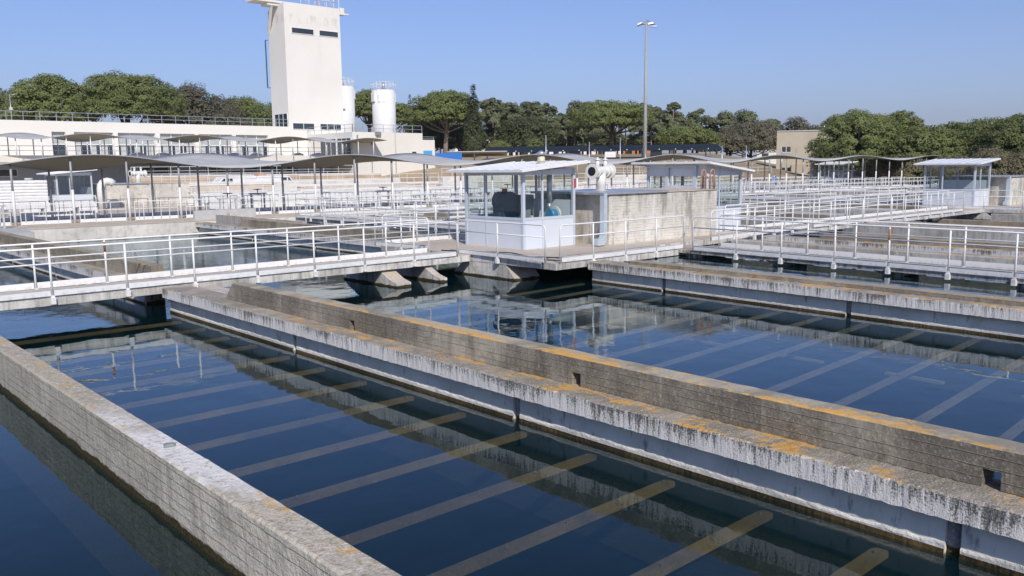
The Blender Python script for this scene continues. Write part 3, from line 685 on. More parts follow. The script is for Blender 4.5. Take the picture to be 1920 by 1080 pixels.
# ---- pump block
def block(dx, dy, label, wd=6.2):
    e = empty('pump_block', (dx, dy, .65), 0, label, 'concrete block')
    b = MB(); extr(b, prof_box(0, 3.6, 0, 1.72, .02, 4), 0, wd, .3, 'x', None, .006); b.build('body', M['blockc'], e)
    MB().box(-.35, wd*.50, -.08, 3.5, 1.722, 1.80).build('cover_plate', M['galv'], e)
    MB().box(wd*.5+.02, wd+.02, -.03, 3.6, 1.722, 1.762).build('cap_slab', M['deck'], e)
    return e
block(21.95, 19.35, 'long stained concrete pump block behind the platform railing', 6.3)
block(57.8, 18.5, 'stained concrete pump block right of the far right hut')
block(20.4, 67.3, 'stained concrete pump block beside the hut at the left behind the canopies')
block(100.4, 48.2, 'distant cream pump block beside the small hut under the canopy', 5.)
def duct(dx, dy, label):
    b = MB().box(0, .14, 0, .22, .35, 1.75).prism([(0, .35), (.14, .35), (.12, .12), (-.02, .0), (-.32, 0), (-.32, .22), (-.06, .24)], 0, .22, 'y')
    o = tag(b.build('air_duct', M['duct'], bevel=.01), label, 'duct'); o.location = (dx, dy, .68)
duct(21.62, 19.25, 'pale blue vertical air duct with a bottom elbow between near hut and pump block')
duct(57.55, 18.4, 'pale air duct with a bottom elbow right of the far right hut')
def tee(dx, dy, dz, label, small=False):
    e = empty('pipe_tee', (dx, dy, dz), R(10), label, 'pipe fitting')
    MB().tube([(0, 0, 0), (0, 0, .85)], .2, 20).tube([(0, 0, 0), (0, 0, .06)], .33, 20).build('riser', M['steelv'], e)
    b = MB().tube([(-.70, 0, .85), (.70, 0, .85)], .2, 20, cap=False); b.build('cross_pipe', M['steelv'], e, fix=False)
    for x, x2, r_ in ((-.72, -.64, .31), (.64, .72, .31), (-.40, -.35, .26), (.33, .38, .26)): MB().tube([(x, 0, .85), (x2, 0, .85)], r_, 24).build('flange', M['steelv'], e)
    MB().tube([(-.728, 0, .85), (-.722, 0, .85)], .185, 20).build('opening', M['black'], e)
    e.scale = (.88, .88, .88)
    for x in (-.28, .32):
        o = MB().tube([(x, 0, 1.0), (x, 0, 1.3)], .085, 12).tube([(x, 0, 1.3), (x, 0, 1.36)], .12, 12).tube([(x, 0, 1.36), (x, 0, 1.42)], .05, 8).build('air_valve', M['steelv'], e)
    return e
tee(23.72, 21.3, 2.4, 'white flanged pipe tee with two air valves standing on the pump block')
tee(23.3, 69, 2.4, 'white pipe tee on the left pump block behind the canopies')
for i, x in enumerate((27.5, 28.08)):
    b = MB().tube([(0, 0, 0), (0, 0, .62)]+[(.13-.13*math.cos(q), 0, .62+.13*math.sin(q)) for q in (.5, 1, 1.57, 2.1, 2.6)]+[(.26, 0, .62), (.26, 0, 0)], .032, 8)
    o = tag(b.build('rusty_handrail', M['orange']), ['left rusty hoop handrail on the right end of the pump block', 'right rusty hoop handrail on the right end of the pump block'][i], 'handrail'); o.location = (x, 19.55, 2.40)
# gooseneck pipe by the left pump block
b = MB().tube([(0, 0, 0), (0, 0, 1.5)]+[(.5-.5*math.cos(q), 0, 1.5+.5*math.sin(q)) for q in (.4, .8, 1.2, 1.57, 2.0, 2.5)], .26, 14)
o = tag(b.build('gooseneck_pipe', M['steelv']), 'pale gooseneck pipe bending over beside the left pump block', 'pipe'); o.location = (19.4, 65.3, .65)
# ------------------------------------------------------------------ deck under the canopies and its front wall
random.seed(11)
def yrow(x): return 50.0-.075*(x-15)
def strip_deck(name, label, f0, f1, xs, z0, z1, mt, cat=None, kind=None):
    b = MB()
    vs = []
    for x in xs: vs += [(x, f0(x), z0), (x, f0(x), z1), (x, f1(x), z1), (x, f1(x), z0)]
    fs = [(i*4+j, i*4+(j+1) % 4, i*4+4+(j+1) % 4, i*4+4+j) for i in range(len(xs)-1) for j in range(4)]+[(0, 1, 2, 3), ((len(xs)-1)*4+3, (len(xs)-1)*4+2, (len(xs)-1)*4+1, (len(xs)-1)*4)]
    b.add(vs, fs); o = b.build(name, mt); return tag(o, label, cat, kind=kind)
strip_deck('basin_end_wall', 'bright cream concrete wall closing the left basins below the railings', lambda x: 44.9, lambda x: 47.9, [9.95, 14, 18.3], -1.2, .64, M['cream'], 'basin wall')
strip_deck('basin_end_wall', 'grey wall panel at the left picture edge beside the cream end wall', lambda x: 43.3, lambda x: 47.9, [-8, 0, 9.9], -1.2, .66, M['greyp'], 'basin wall')
strip_deck('basin_end_wall', 'long pale wall closing the middle and right basins under the canopy row', lambda x: 45.2-.075*(x-18), lambda x: 47.9-.075*(x-18), [18.35, 40, 60, 80, 100, 126], -1.2, .63, M['cream'], 'basin wall')
strip_deck('deck', None, lambda x: 46.2-.075*max(0, x-18), lambda x: 95., [-20, 0, 18, 40, 60], .3, .655, M['deck'], kind='structure')
strip_deck('deck', None, lambda x: 46.2-.075*max(0, x-18), lambda x: 95-.5*(x-60), [60.01, 80, 100, 126], .3, .654, M['deck'], kind='structure')

# ---- wavy canopies
def canopy(x0, x1, fy, z0, amp, lam, xc, dep, label, post_dx, zb, px0, off=(0, 0), rake=.25, dz=0.):
    e = empty('wavy_canopy', (0, 0, 0), 0, label, 'canopy'); b = MB(); n = int((x1-x0)/.55); vs = []; fs = []
    m = 5
    for i in range(n+1):
        x = x0+(x1-x0)*i/n; ph = math.cos(2*math.pi*(x-xc)/lam)
        for j in range(m+1):
            t = j/m
            vs.append((x, fy(x)-.35+(dep+.7)*t, z0+amp*(1-.35*sm(50, 95, x))*ph*(1-2.3*t)+dz*t-.05*math.sin(math.pi*t)))
    for i in range(n):
        for j in range(m): a = i*(m+1)+j; fs.append((a, a+m+1, a+m+2, a+1))
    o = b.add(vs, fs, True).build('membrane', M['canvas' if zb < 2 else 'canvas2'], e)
    so = o.modifiers.new('s', 'SOLIDIFY'); so.thickness = .035
    vs2 = [v for i, v in enumerate(vs) if i % (m+1) == 0]; MB().tube([(v[0], v[1], v[2]) for v in vs2], .028, 5).build('edge_tube', M['postg'], e)
    vs2 = [v for i, v in enumerate(vs) if i % (m+1) == m]; MB().tube([(v[0], v[1], v[2]) for v in vs2], .028, 5).build('edge_tube', M['postg'], e)
    x = px0
    while x < x1:
        for dy in (0, dep):
            tt = (.35+(dep if dy else 0))/(dep+.7); zt = z0+amp*(1-.35*sm(50, 95, x))*math.cos(2*math.pi*(x-xc)/lam)*(1-2.3*tt)+dz*tt-.03
            p = MB().tube([(x, fy(x)+dy, zb+1.75), (x, fy(x)+dy, zt-.03)], .058 if zb < 2 else .045, 7).build('post', M['postg'] if zb < 2 else M['whiteF'], e)
            MB().tube([(x, fy(x)+dy, zb), (x, fy(x)+dy, zb+1.76)], .072 if zb < 2 else .055, 7).build('post_sleeve', M['whiteF'], p if False else p)
        x += post_dx
    return e
canopy(1.2, 127.5, lambda x: yrow(x)-1.0, 3.84, .38, 15.1, 14.3, 4.3, 'long wavy grey fabric canopy on posts running across the whole middle distance', 2.75, .65, 2.2, dz=.06)
canopy(12, 60.5, lambda x: 90.2, 6.72, .30, 10.6, 26.2, 3.0, 'smaller wavy canopy on the terrace in front of the long cream building', 2.17, 4.75, 13.2)

# ---- railing frames between canopy posts
def frame_mesh(w, h=1.05, nv=3, plate=.2, thick=.03):
    b = MB(); r = thick
    b.bar((0, 0, h), (w, 0, h), r*1.3, r*1.3).bar((0, 0, h*.62), (w, 0, h*.62), r, r).box(0, w, -.015, .015, .02, plate)
    for i in range(nv+2): b.bar((w*i/(nv+1), 0, 0), (w*i/(nv+1), 0, h), r, r)
    b.bar((.22, 0, .1), (.22, 0, h), r, r)
    return b.mesh('railing_frame', M['whiteF'])
fm = [frame_mesh(2.3), frame_mesh(2.3, nv=2), frame_mesh(2.3, nv=4)]
i = 0; x = 2.2+.22
while x < 126:
    for dy, g in ((-1.15, 'front'), (3.55, 'rear')):
        o = bpy.data.objects.new('railing', fm[(i*7+(dy > 0)) % 3]); COL.objects.link(o)
        o.location = (x, yrow(x)+dy, .655); o.rotation_euler.z = math.atan(-.075)
        tag(o, 'white railing frame between %s canopy posts, %s bay from the left' % (g, ordn(i)), 'railing', 'white railing frames under the long canopy')
    x += 2.75; i += 1

# ---- far railings in the middle distance
def far_rail(p0, p1, label, z=.655, h=1.05, sp=1.6, plate=.12, r=.03, group=None):
    d = Vector((p1[0]-p0[0], p1[1]-p0[1], 0)); Ln = d.length
    b = MB().bar((0, 0, h), (Ln, 0, h), r*1.4, r*1.4).bar((0, 0, h*.6), (Ln, 0, h*.6), r, r)
    if plate: b.box(0, Ln, -.01, .01, .01, plate)
    n = max(1, round(Ln/sp))
    for k in range(n+1): b.bar((Ln*k/n, 0, 0), (Ln*k/n, 0, h), r*1.2, r*1.2)
    o = b.build('railing', M['whiteF'], fix=False); o.location = (p0[0], p0[1], z); o.rotation_euler.z = math.atan2(d.y, d.x)
    return tag(o, label, 'railing', group or 'distant white railings beyond the long canopy')
wd = ['nearest', 'second', 'third', 'fourth', 'fifth', 'sixth', 'seventh', 'eighth', 'ninth', 'tenth', 'eleventh', 'twelfth', 'thirteenth', 'fourteenth']
rows = [57.5, 60, 63.5, 66.5, 71, 75, 80, 84, 88]
for i, y in enumerate(rows):
    zz = .655
    segs = [(12+i, 16.5+i), (24+i*.7, 33+i), (35+i, 46+i), (48+i, 58.5)]
    for j, (a, c) in enumerate(segs):
        if y > 64 and j == 0: continue
        far_rail((a, y), (c, y), 'distant white railing, %s row beyond the long canopy, %s section from the left' % (wd[i], wd[j].replace('nearest', 'first')), zz, sp=1.5+.3*((i+j) % 3), plate=(.12, .25, .5)[(i+2*j) % 3])
for i, x in enumerate((26, 31, 36, 43, 50, 57, 64, 72, 80, 90, 100)):
    y0 = yrow(x)+4.5
    far_rail((x, y0), (x+.5, y0+ (14 if x < 60 else 9)), 'distant white railing running away from the canopy, %s from the left' % ordn(i), sp=1.8)
for i, (x0, x1, y) in enumerate(((62, 80, 55), (64, 84, 58), (82, 98, 52.5), (84, 104, 55), (100, 122, 47.5), (100, 124, 50))):
    far_rail((x0, y), (x1, y-.06*(x1-x0)), 'far white railing behind the right half of the canopy, %s one' % ordn(i), sp=1.2, plate=.3)
for i, (x0, x1, y0, y1) in enumerate(((26, 38, 44.2, 43.6), (40, 56, 43.2, 42.2), (61, 80, 41.8, 40.4), (82, 104, 40.2, 38.6), (28, 44, 36., 36.), (62, 84, 33, 33), (60, 76, 26, 26), (86, 100, 30, 30))):
    far_rail((x0, y0), (x1, y1), 'white railing across the middle basins, %s from the left canopy end' % ordn(i), z=.66, sp=1.5, group='white railings across the middle basins')
# ---- weir troughs: pale channels on legs, and sluice gates with hand wheels
def trough(x, y, ln, label, rz=0):
    e = empty('steel_trough', (x, y, .655), rz, label, 'trough', 'pale troughs beyond the canopy')
    MB().box(0, ln, -.3, -.27, .45, .8).box(0, ln, .27, .3, .45, .8).box(0, ln, -.27, .27, .45, .48).build('channel', M['whiteF'], e)
    b = MB()
    for k in range(int(ln//2)+1): b.box(k*2, k*2+.08, -.25, .25, 0, .45)
    b.build('legs', M['postg'], e)
for i, (x, y, ln) in enumerate(((12, 59, 5), (24, 58, 7), (33, 61.5, 8), (28, 69, 9), (42, 58.5, 8), (45, 68, 9), (40, 74, 10), (52, 62, 6))):
    trough(x, y, ln, 'pale raised trough beyond the long canopy, %s counted by distance and side' % ordn(i))
def wheel_gate(x, y, label, z=.655):
    e = empty('sluice_gate', (x, y, z), 0, label, 'sluice gate', 'hand wheels on the basin edge')
    MB().box(-.5, -.42, -.05, .05, 0, 1.1).box(.42, .5, -.05, .05, 0, 1.1).box(-.6, .6, -.07, .07, 1.06, 1.14).build('frame', M['greyp'], e)
    b = MB().tube([(.26*math.cos(q*math.pi/6), .26*math.sin(q*math.pi/6), 1.38) for q in range(13)], .022, 6)
    for q in range(3): b.bar((.26*math.cos(q*2.09), .26*math.sin(q*2.09), 1.38), (0, 0, 1.34), .03, .02)
    b.tube([(0, 0, 1.1), (0, 0, 1.42)], .03, 6).build('hand_wheel', M['black'], e)
for i, (x, y) in enumerate(((20.6, 46.7), (33.5, 50.4), (9.0, 47), (8.3, 52.5), (26.2, 54.6), (43, 48.), (57.5, 44.9), (70, 44.6), (84, 43.), (93, 42.3))):
    wheel_gate(x, y, 'black hand wheel on a grey gate frame, %s of the row by the canopy' % ordn(i))
# short parapets by the end of the middle gutter
tag(MB().box(18.6, 22.2, 46.6, 46.8, .3, 1.15).build('parapet', M['greyp']), 'grey parapet panel beside the hand wheel right of the cream end wall', 'parapet')
tag(MB().box(19.3, 19.7, 43.6, 44.0, -.5, 1.1).build('parapet_post', M['cream']), 'cream square post at the end of the brown parapet', 'post')
tag(MB().box(18.9, 19.1, 35, 44.5, .5, .98).build('parapet', M['wallF']), 'long brown parapet running toward the hand wheel', 'parapet')
# tan stepped basins beyond
for i, (x0, x1, y, z1, mt) in enumerate(((27, 40, 80, 1.9, 'tan'), (41, 58, 76, 1.7, 'tan'), (30, 60, 90.5, 2.7, 'tan'), (24, 58, 69.5, 1.35, 'cream'), (28, 59, 85, 2.0, 'cream'))):
    tag(MB().box(x0, x1, y, y+.8, .3, z1).build('basin_wall', M[mt]), ['tan low basin wall beyond the canopy, left of the middle', 'tan low basin wall beyond the canopy, right of the middle', 'highest tan basin wall near the cream annex', 'low cream basin wall in front of the tan ones', 'cream basin wall between the tan ones and the annex'][i], 'basin wall')
    far_rail((x0, y+.2), (x1, y+.2), 'white railing on top of the %s basin wall beyond the canopy' % ['left tan', 'right tan', 'highest tan', 'front cream', 'rear cream'][i], z=z1, sp=2.)
for i in range(16):
    x = 31+i*1.75; tag(MB().box(x, x+.9, 90.3, 90.45, 1.95, 2.2).build('wall_opening', M['black']), '%s dark slot from the left in the highest tan basin wall' % ordn(i), 'slot', 'dark slots in the tan basin wall') if False else None
for i, (x0, x1, y, z1) in enumerate(((60, 74, 71, 1.7), (64, 82, 64, 1.5), (72, 90, 58.5, 1.3), (60, 72, 78, 2.2), (84, 100, 60, 1.9), (74, 86, 68, 2.1))):
    lb = ['nearest', 'second', 'third', 'left rear', 'right rear', 'middle rear'][i]
    tag(MB().box(x0, x1, y, y+.8, .3, z1).build('basin_wall', M['cream'] if i % 2 else M['tan']), '%s low basin wall behind the right half of the canopy' % lb, 'basin wall')
    far_rail((x0, y+.2), (x1, y+.2), 'white railing on the %s low basin wall behind the right half of the canopy' % lb, z=z1, sp=1.6)
    far_rail((x0+1, y-3), (x1+2, y-3.5), 'white railing in front of the %s low basin wall behind the canopy' % lb, sp=1.3, plate=.35)
for i in range(6):
    x0 = 24+i*12.5; railing((x0, 45.35-.075*(x0-18)), (x0+12, 45.35-.075*(x0-6)), lin(1.5, 10.5, 6), 'white edge railing in front of the long canopy, %s length from the left' % ordn(i), n=5)
for i, (x0, y0, x1, y1) in enumerate(((19.6, 26, 19.6, 36), (31, 24.5, 31, 43), (37.4, 22, 37.4, 42), (42, 21, 42, 41.5), (48, 21, 48, 41), (53.5, 24, 53.5, 41.5))):
    far_rail((x0, y0), (x1, y1), 'white railing running along the basins behind the near hut, %s from the left' % ordn(i), z=.66, sp=1.7, group='white railings across the middle basins')
# ribbed white tank at the left
e = empty('ribbed_tank', (13.2, 70, .65), 0, 'big white ribbed container under the left end of the canopy', 'tank')
b = MB(); pr = [(0, 0)]
for k in range(9): pr += [(-.02, .1+k*.22), (-.09, .16+k*.22), (-.09, .24+k*.22), (-.02, .30+k*.22)]
pr += [(.0, 2.1), (2.4, 2.1), (2.4, 0)]
b.prism(pr, 0, 3.9, 'x'); b.build('ribbed_shell', M['louvre'], e); MB().disc((3.0, 1.2, 2.1), .28, .18).build('lid', M['greyp'], e)
e2 = tag(MB().prism(pr, 0, 4.2, 'x').build('ribbed_tank', M['louvre']), 'second white ribbed container cut by the left picture edge', 'tank'); e2.location = (8.6, 70, .65)

# ------------------------------------------------------------------ tower and cream buildings
def win(parent, x0, x1, y, z0, z1, nm=1, mt='dglass', face='-y', dep=.12, frame=.07):
    w_ = MB(); P = lambda a, d, z: (a, y+d, z) if face == '-y' else (y+d, a, z)
    def bx(b, a0, a1, d0, d1, q0, q1): return b.box(a0, a1, y+d0, y+d1, q0, q1) if face == '-y' else b.box(y+d0, y+d1, a0, a1, q0, q1)
    o = bx(MB(), x0, x1, -.02, .03, z0, z1).build('window', M[mt], parent)
    b = MB(); f = frame
    bx(b, x0-f, x0, -.08, .03, z0-f, z1+f); bx(b, x1, x1+f, -.08, .03, z0-f, z1+f); bx(b, x0, x1, -.08, .03, z1, z1+f); bx(b, x0, x1, -.08, .03, z0-f, z0)
    for k in range(1, nm): a = x0+(x1-x0)*k/nm; bx(b, a-f/2, a+f/2, -.06, -.021, z0, z1)
    b.build('window_frame', M['whiteF'], o); return o
def roofrail(parent, p0, p1, z, sp=1.6, h=.95):
    d = Vector((p1[0]-p0[0], p1[1]-p0[1], 0)); Ln = d.length; n = max(1, round(Ln/sp))
    b = MB().bar((0, 0, h), (Ln, 0, h), .05, .05).bar((0, 0, h*.5), (Ln, 0, h*.5), .045, .045)
    for k in range(n+1): b.bar((Ln*k/n, 0, 0), (Ln*k/n, 0, h), .05, .05)
    o = b.build('roof_railing', M['galv'], parent, fix=False); o.location = (p0[0], p0[1], z); o.rotation_euler.z = math.atan2(d.y, d.x); return o
T = empty('tower', (54.8, 104, .5), 0, 'tall cream tower with two slit windows near the top', 'tower')
def child(o): o.location = o.location-T.location if False else o.location; return o
Tb = empty  # parts of the tower are built in world units, so the empty's offset is undone below
tower_parts = []
tower_parts.append(MB().prism([(104.0, .5), (104.0, 24.75), (104.01, 24.75), (108.4, 24.1), (108.4, 21.6), (108.6, 18.), (108.6, .5)], 54.8, 63.05, 'x').build('shaft', M['tower']))
for x0, x1, z0, z1 in ((55.8, 58.95, 20.95, 21.6), (59.85, 63.0-.35, 20.95, 21.6)):
    tower_parts.append(win(None, x0, x1, 104, z0, z1, 1)); tower_parts.append(None)
tower_parts.append(win(None, 55.35, 58.45, 104, 8.62, 9.35, 2)); tower_parts.append(win(None, 59.4, 62.55, 104, 8.62, 9.35, 3))
tower_parts.append(win(None, 104.3, 107.8, 54.8, 8.8, 10.6, 3, face='-x'))
b = MB().box(51.4, 56.5, 105.2, 107.6, 24.75, 25.0).box(53.3, 55.2, 105.4, 107.2, 24.4, 24.75); tower_parts.append(b.build('roof_gantry', M['render']))
tower_parts.append(MB().bar((54.75, 108.3, 21.3), (53.9, 105.6, 24.5), .35, .35).build('gantry_brace', M['render']))
b = MB()
for x in (57.5, 58.7, 59.6, 60.2, 61.3, 62.4): b.tube([(x, 104.4, 24.6), (x+.1, 104.5, 26.4)], .06, 5)
for xa, xb in ((57.5, 58.7), (59.6, 60.6), (61.3, 62.4), (60.6, 61.3)): b.tube([(xa, 104.4, 26.3), (xb, 104.4, 24.7)], .05, 5)
b.tube([(56.5, 104.3, 25.6), (63, 104.3, 25.6)], .05, 5).tube([(60.8, 104.3, 26.1), (63, 104.3, 26.1)], .04, 5)
tower_parts.append(b.build('roof_railing', M['whiteF']))
tower_parts.append(MB().tube([(63.1, 104.2, 21), (63.1, 104.2, 30)], .05, 5).tube([(60.1, 104.8, 24.6), (60.1, 104.8, 30)], .06, 5).build('antenna_mast', M['whiteF']))
tower_parts.append(MB().box(63.05, 63.9, 104.0, 105, 24.0, 24.25).box(63.9, 64.6, 104.2, 104.5, 24.08, 24.25).box(63.1, 63.8, 104.02, 104.06, 24.25, 24.9).build('side_bracket', M['render']))
tower_parts.append(MB().bar((54.4, 108.7, 14.2), (54.4, 108.7, 20.4), .12, .12).bar((54.4, 108.7, 14.2), (54.75, 108.5, 14.2), .08, .08).bar((54.4, 108.7, 20.4), (54.75, 108.5, 20.4), .08, .08).build('side_pipe', M['pipeb']))
for o in tower_parts:
    if o: o.parent = T; o.location = -T.location
# long cream building
B = empty('long_building', (10, 104, .5), 0, 'long low cream building with a glazed upper storey and a roof railing', 'building')
parts = []
def bp(o): parts.append(o); return o
b = MB()
zt = 8.88; wz0, wz1 = 4.95, 7.72
cols = [(26.31, 27.71, 1), (28.58, 32.71, 3), (33.23, 37.45, 3), (38.01, 42.18, 3), (42.64, 46.93, 3), (47.42, 51.75, 3)]
xs_ = [-4]
for a, c, n in cols: xs_ += [a, c]
xs_ += [54.8]
for i in range(0, len(xs_), 2): b.box(xs_[i], xs_[i+1], 104, 112, .5, zt)
for a, c, n in cols: b.box(a, c, 104, 112, wz1, zt).box(a, c, 104.01, 112, .5, wz0)
bp(b.build('walls', M['render']))
for a, c, n in cols:
    g = bp(MB().box(a, c, 104.42, 104.5, wz0, wz1).build('window_band', M['dglass']))
    b = MB()
    for k in range(n+1): x = a+(c-a)*k/n; b.box(x-.05, x+.05, 104.3, 104.41, wz0, wz1)
    b.box(a, c, 104.3, 104.4, 6.32, 6.42).build('window_frame', M['whiteF'], g)
    for k in range(n): x = a+(c-a)*k/n; MB().box(x+.06, x+(c-a)/n-.06, 104.40, 104.415, 6.42, wz1).build('blind', M['blind'], g)
    if n > 1:
        random.seed(int(a))
        for k in range(n):
            x = a+(c-a)*k/n+.06+random.random()*.5; MB().box(x, x+.55+random.random()*.3, 104.40, 104.414, wz0, 6.3).build('curtain', M['greyp'], g)
bp(roofrail(None, (-4, 104.2), (54.7, 104.2), zt, 1.62))
bp(MB().box(-4, 57.2, 92.2, 104, 4.45, 4.72).box(-4, 57.2, 92.0, 92.2, 4.30, 4.95).build('terrace_slab', M['render']))
bp(MB().box(-4, 57, 97.6, 103.9, .5, 4.45).build('ground_floor_wall', M['bluegrey']))
for i, (a, c) in enumerate(((14, 16.5), (17.2, 21.2), (24.8, 25.8), (26.1, 27.2), (33, 36.3), (40.6, 43.2), (43.6, 46.9), (47.4, 50.3), (50.8, 52.4))):
    z0_ = 3.0 if i < 4 else 1.6
    o = win(None, a, c, 97.58, z0_, 3.65 if i < 4 else 3.9, 2 if c-a > 2 else 1, frame=.05); bp(o)
bp(roofrail(None, (-4, 92.15), (57.0, 92.15), 4.95, 2.0, .9))
for o in parts: o.parent = B; o.location = -Vector(B.location)+o.location
e = empty('roof_lamp', (22.6, 104.1, 8.88), 0, 'thin lamp post with a small head on the roof edge of the long building', 'lamp')
MB().tube([(0, 0, -1.5), (0, 0, 2.6)], .045, 6).tube([(0, 0, 2.6), (.7, -.2, 2.75)], .035, 6).build('pole', M['galv'], e); MB().box(-.15, .15, -.15, .15, 1.05, 1.3).build('lamp_head', M['cmach'], e)
# terrace furniture row of white covers
for i in range(9):
    x = 31.5+i*2.7
    b = MB(); b.prism([(0, 0), (1.7, 0), (1.5, .45), (1.0, .62), (.3, .5)], 0, .8, 'y'); o = tag(b.build('covered_bench', M['whiteF']), 'white rounded cover on the terrace under the small canopy, %s from the left' % ordn(i), 'cover', 'white covers on the terrace'); o.location = (x, 95.2, 4.72)
# annex with silos
A = empty('annex_building', (57.3, 92.6, .5), 0, 'low cream annex right of the tower with a roof railing and drainpipe', 'building'); parts = []
b = MB().box(57.3, 68.0, 92.6, 104, .5, 7.85).box(68.001, 70, 92.62, 100, .5, 7.0); bp(b.build('walls', M['render']))
for y0, y1 in ((92.95, 96.2), (96.5, 100.4)): bp(win(None, y0, y1, 57.3, 5.0, 7.1, 3, face='-x', frame=.06))
bp(roofrail(None, (57.4, 92.7), (68, 92.7), 7.85, 1.5)); bp(roofrail(None, (57.4, 92.7), (57.4, 104), 7.85, 1.8)); bp(roofrail(None, (68, 92.7), (69.9, 92.7), 7.0, 1.8, .4))
bp(MB().tube([(63.63, 92.52, .5), (63.63, 92.52, 8.1)], .07, 6).build('drainpipe', M['greyp']))
bp(MB().box(60.6, 61.3, 92.2, 92.6, 7.5, 7.9).build('floodlight', M['gcab'])); bp(MB().box(60.0, 60.3, 92.45, 92.6, 6.3, 6.9).box(57.9, 58.05, 92.5, 92.6, 6.9, 7.5).build('cable_box', M['gcab']))
bp(win(None, 66.2, 66.9, 92.6, 4.3, 5.45, 1)); bp(MB().box(68.1, 69.5, 92.55, 92.62, 3.8, 5.6).build('blue_door', M['blue2']))
for o in parts: o.parent = A; o.location = -Vector(A.location)+o.location
def silo(x, y, z0, z1, r, label):
    e = empty('silo', (x, y, z0), 0, label, 'silo'); h = z1-z0
    MB().tube([(0, 0, 0), (0, 0, h-1.15)], r, 32).tube([(0, 0, h-1.15), (0, 0, h-1.0)], [r, .3], 32, cap=False).build('shell', M['whiteF'], e)
    b = MB(); n = 16
    for z in (h, h-.5): b.tube([((r+.05)*math.cos(q*2*math.pi/24), (r+.05)*math.sin(q*2*math.pi/24), z) for q in range(25)], .04, 5)
    for q in range(n): a = q*2*math.pi/n; b.tube([((r+.05)*math.cos(a), (r+.05)*math.sin(a), h-1.25), ((r+.05)*math.cos(a), (r+.05)*math.sin(a), h)], .035, 5)
    b.build('top_railing', M['whiteF'], e); MB().tube([(0, 0, h-1.1), (0, 0, h+.05)], .25, 10).build('top_hatch', M['galv'], e)
    MB().box(-r-.22, -r+.1, -.4, .4, h-3.0, h-1.6).box(r-.1, r+.22, -.4, .4, h-3., h-1.6).build('side_box', M['whiteF'], e)
    b = MB().box(-.55, .55, -.04, .04, -.04, .04).box(-.55, -.48, -.04, .04, 0, 1.1); o = b.build('platform_bracket', M['greyp'], e); o.location = (-r*.69, -r*.69, h-3.1); o.rotation_euler.z = R(-45)
silo(77.97, 116.3, 3.5, 16.75, 1.85, 'white cylindrical silo standing free right of the tower')
silo(72.55, 119.7, 3.5, 17.3, 1.85, 'white cylindrical silo partly hidden by the tower')

# ------------------------------------------------------------------ lamp mast, beige building, containers, carport, vehicles
e = empty('lamp_mast', (97.05, 78.78, 1), 0, 'tall slender floodlight mast against the sky', 'lamp mast')
MB().tube([(0, 0, 0), (0, 0, 22.0)], [.33, .15], 12).build('pole', M['postg'], e)
MB().tube([(-.9, .9, 21.9), (.9, -.9, 21.9)], .09, 6).build('crossarm', M['gcab'], e)
for i, (x, y, z) in enumerate(((-.75, .55, 21.9), (.35, -.5, 21.95), (.9, -.75, 21.6), (-.1, .35, 22.3), (.4, -.1, 22.3))):
    b = MB().prism([(-.42, -.1), (.42, -.1), (.3, .12), (-.3, .12)], -.22, .22, 'y'); o = b.build('floodlight', M['galv'], e); o.location = (x, y, z); o.rotation_euler = (.15*(i-2), .2*(i-2), R(-45))
G = empty('beige_building', (115.97, 69.1, .5), 0, 'beige two-storey building beside the big dark pine at right', 'building')
ang = math.atan2(62.8-69.1, 119.5-115.97)
b = MB().box(0, 9.2, 0, 7, -.2, 7.55); b.box(2.2, 9.3, -.9, -.001, -.2, 2.7); b.build('walls', M['renderB'], G)
for z0, z1 in ((4.55, 5.3), (1.6, 2.25)):
    o = MB().box(.75, 2.0, -.03, -.005, z0, z1).build('window', M['dglass'], G); MB().box(.65, 2.1, -.08, -.01, z0-.1, z0).box(.65, .75, -.08, -.01, z0, z1).box(1.34, 1.42, -.06, -.031, z0, z1).build('window_frame', M['whiteF'], o)
MB().box(0, 9.2, -.1, 0.0, 7.551, 7.7).build('parapet_cap', M['greyp'], G); MB().tube([(6.6, .3, 7.6), (6.6, .3, 8.4)], .08, 6).build('roof_post', M['galv'], G)
G.rotation_euler.z = ang
b = MB()
for k in range(18): b.box(k*.2, k*.2+.1, -.03, 0, .1, 1.4)
o = tag(MB().box(0, 4.0, 0, 1.8, 0, 1.35).build('shipping_container', M['blue']), 'bright blue container right of the annex', 'container'); o.location = (75.2, 99.7, 4.05); o.rotation_euler.z = R(-38)
o = tag(MB().box(0, 1.0, 0, 1.2, 0, 1.2).build('green_box', M['glow_y']), 'small pale green box beside the blue container', 'box'); o.location = (74.3, 100.0, 4.0)
e = empty('carport', (87.2, 103.1, 4.3), math.atan2(75.7-103.1, 111.8-87.2), 'long low carport roof of dark blue panels below the trees', 'carport')
Lc = 36.8
b = MB(); b.prism([(0, 1.25), (6., 2.15), (6., 2.27), (0, 1.37)], 0.1, Lc, 'x'); b.build('panel_roof', M['navy'], e)
b = MB(); k = 0
while k < Lc: b.bar((k+.3, .3, 1.2), (k+.3, 5.8, 2.02), .12, .1); k += 2.45
b.build('rafters', M['galv'], e)
for i in range(8): MB().box(i*4.9+.25, i*4.9+.45, 2.8, 3.05, -.9, 1.68).build('post', M['whiteF'], e)
b = MB()
for i in range(15): b.box(i*2.45+.28, i*2.45+.42, -.05, .1, 1.38, 1.5)
b.build('gutter_clips', M['whiteF'], e)
o = tag(MB().prism([(0, 0), (4.5, -.55), (4.5, -.43), (0, .12)], 0, 9, 'x').bar((4, 2, -1.6), (4, 2, -.2), .25, .25).build('side_canopy', M['greyp']), 'small pale cantilever canopy left of the blue carport', 'canopy'); o.location = (79.5, 102.2, 5.6); o.rotation_euler.z = R(-42)
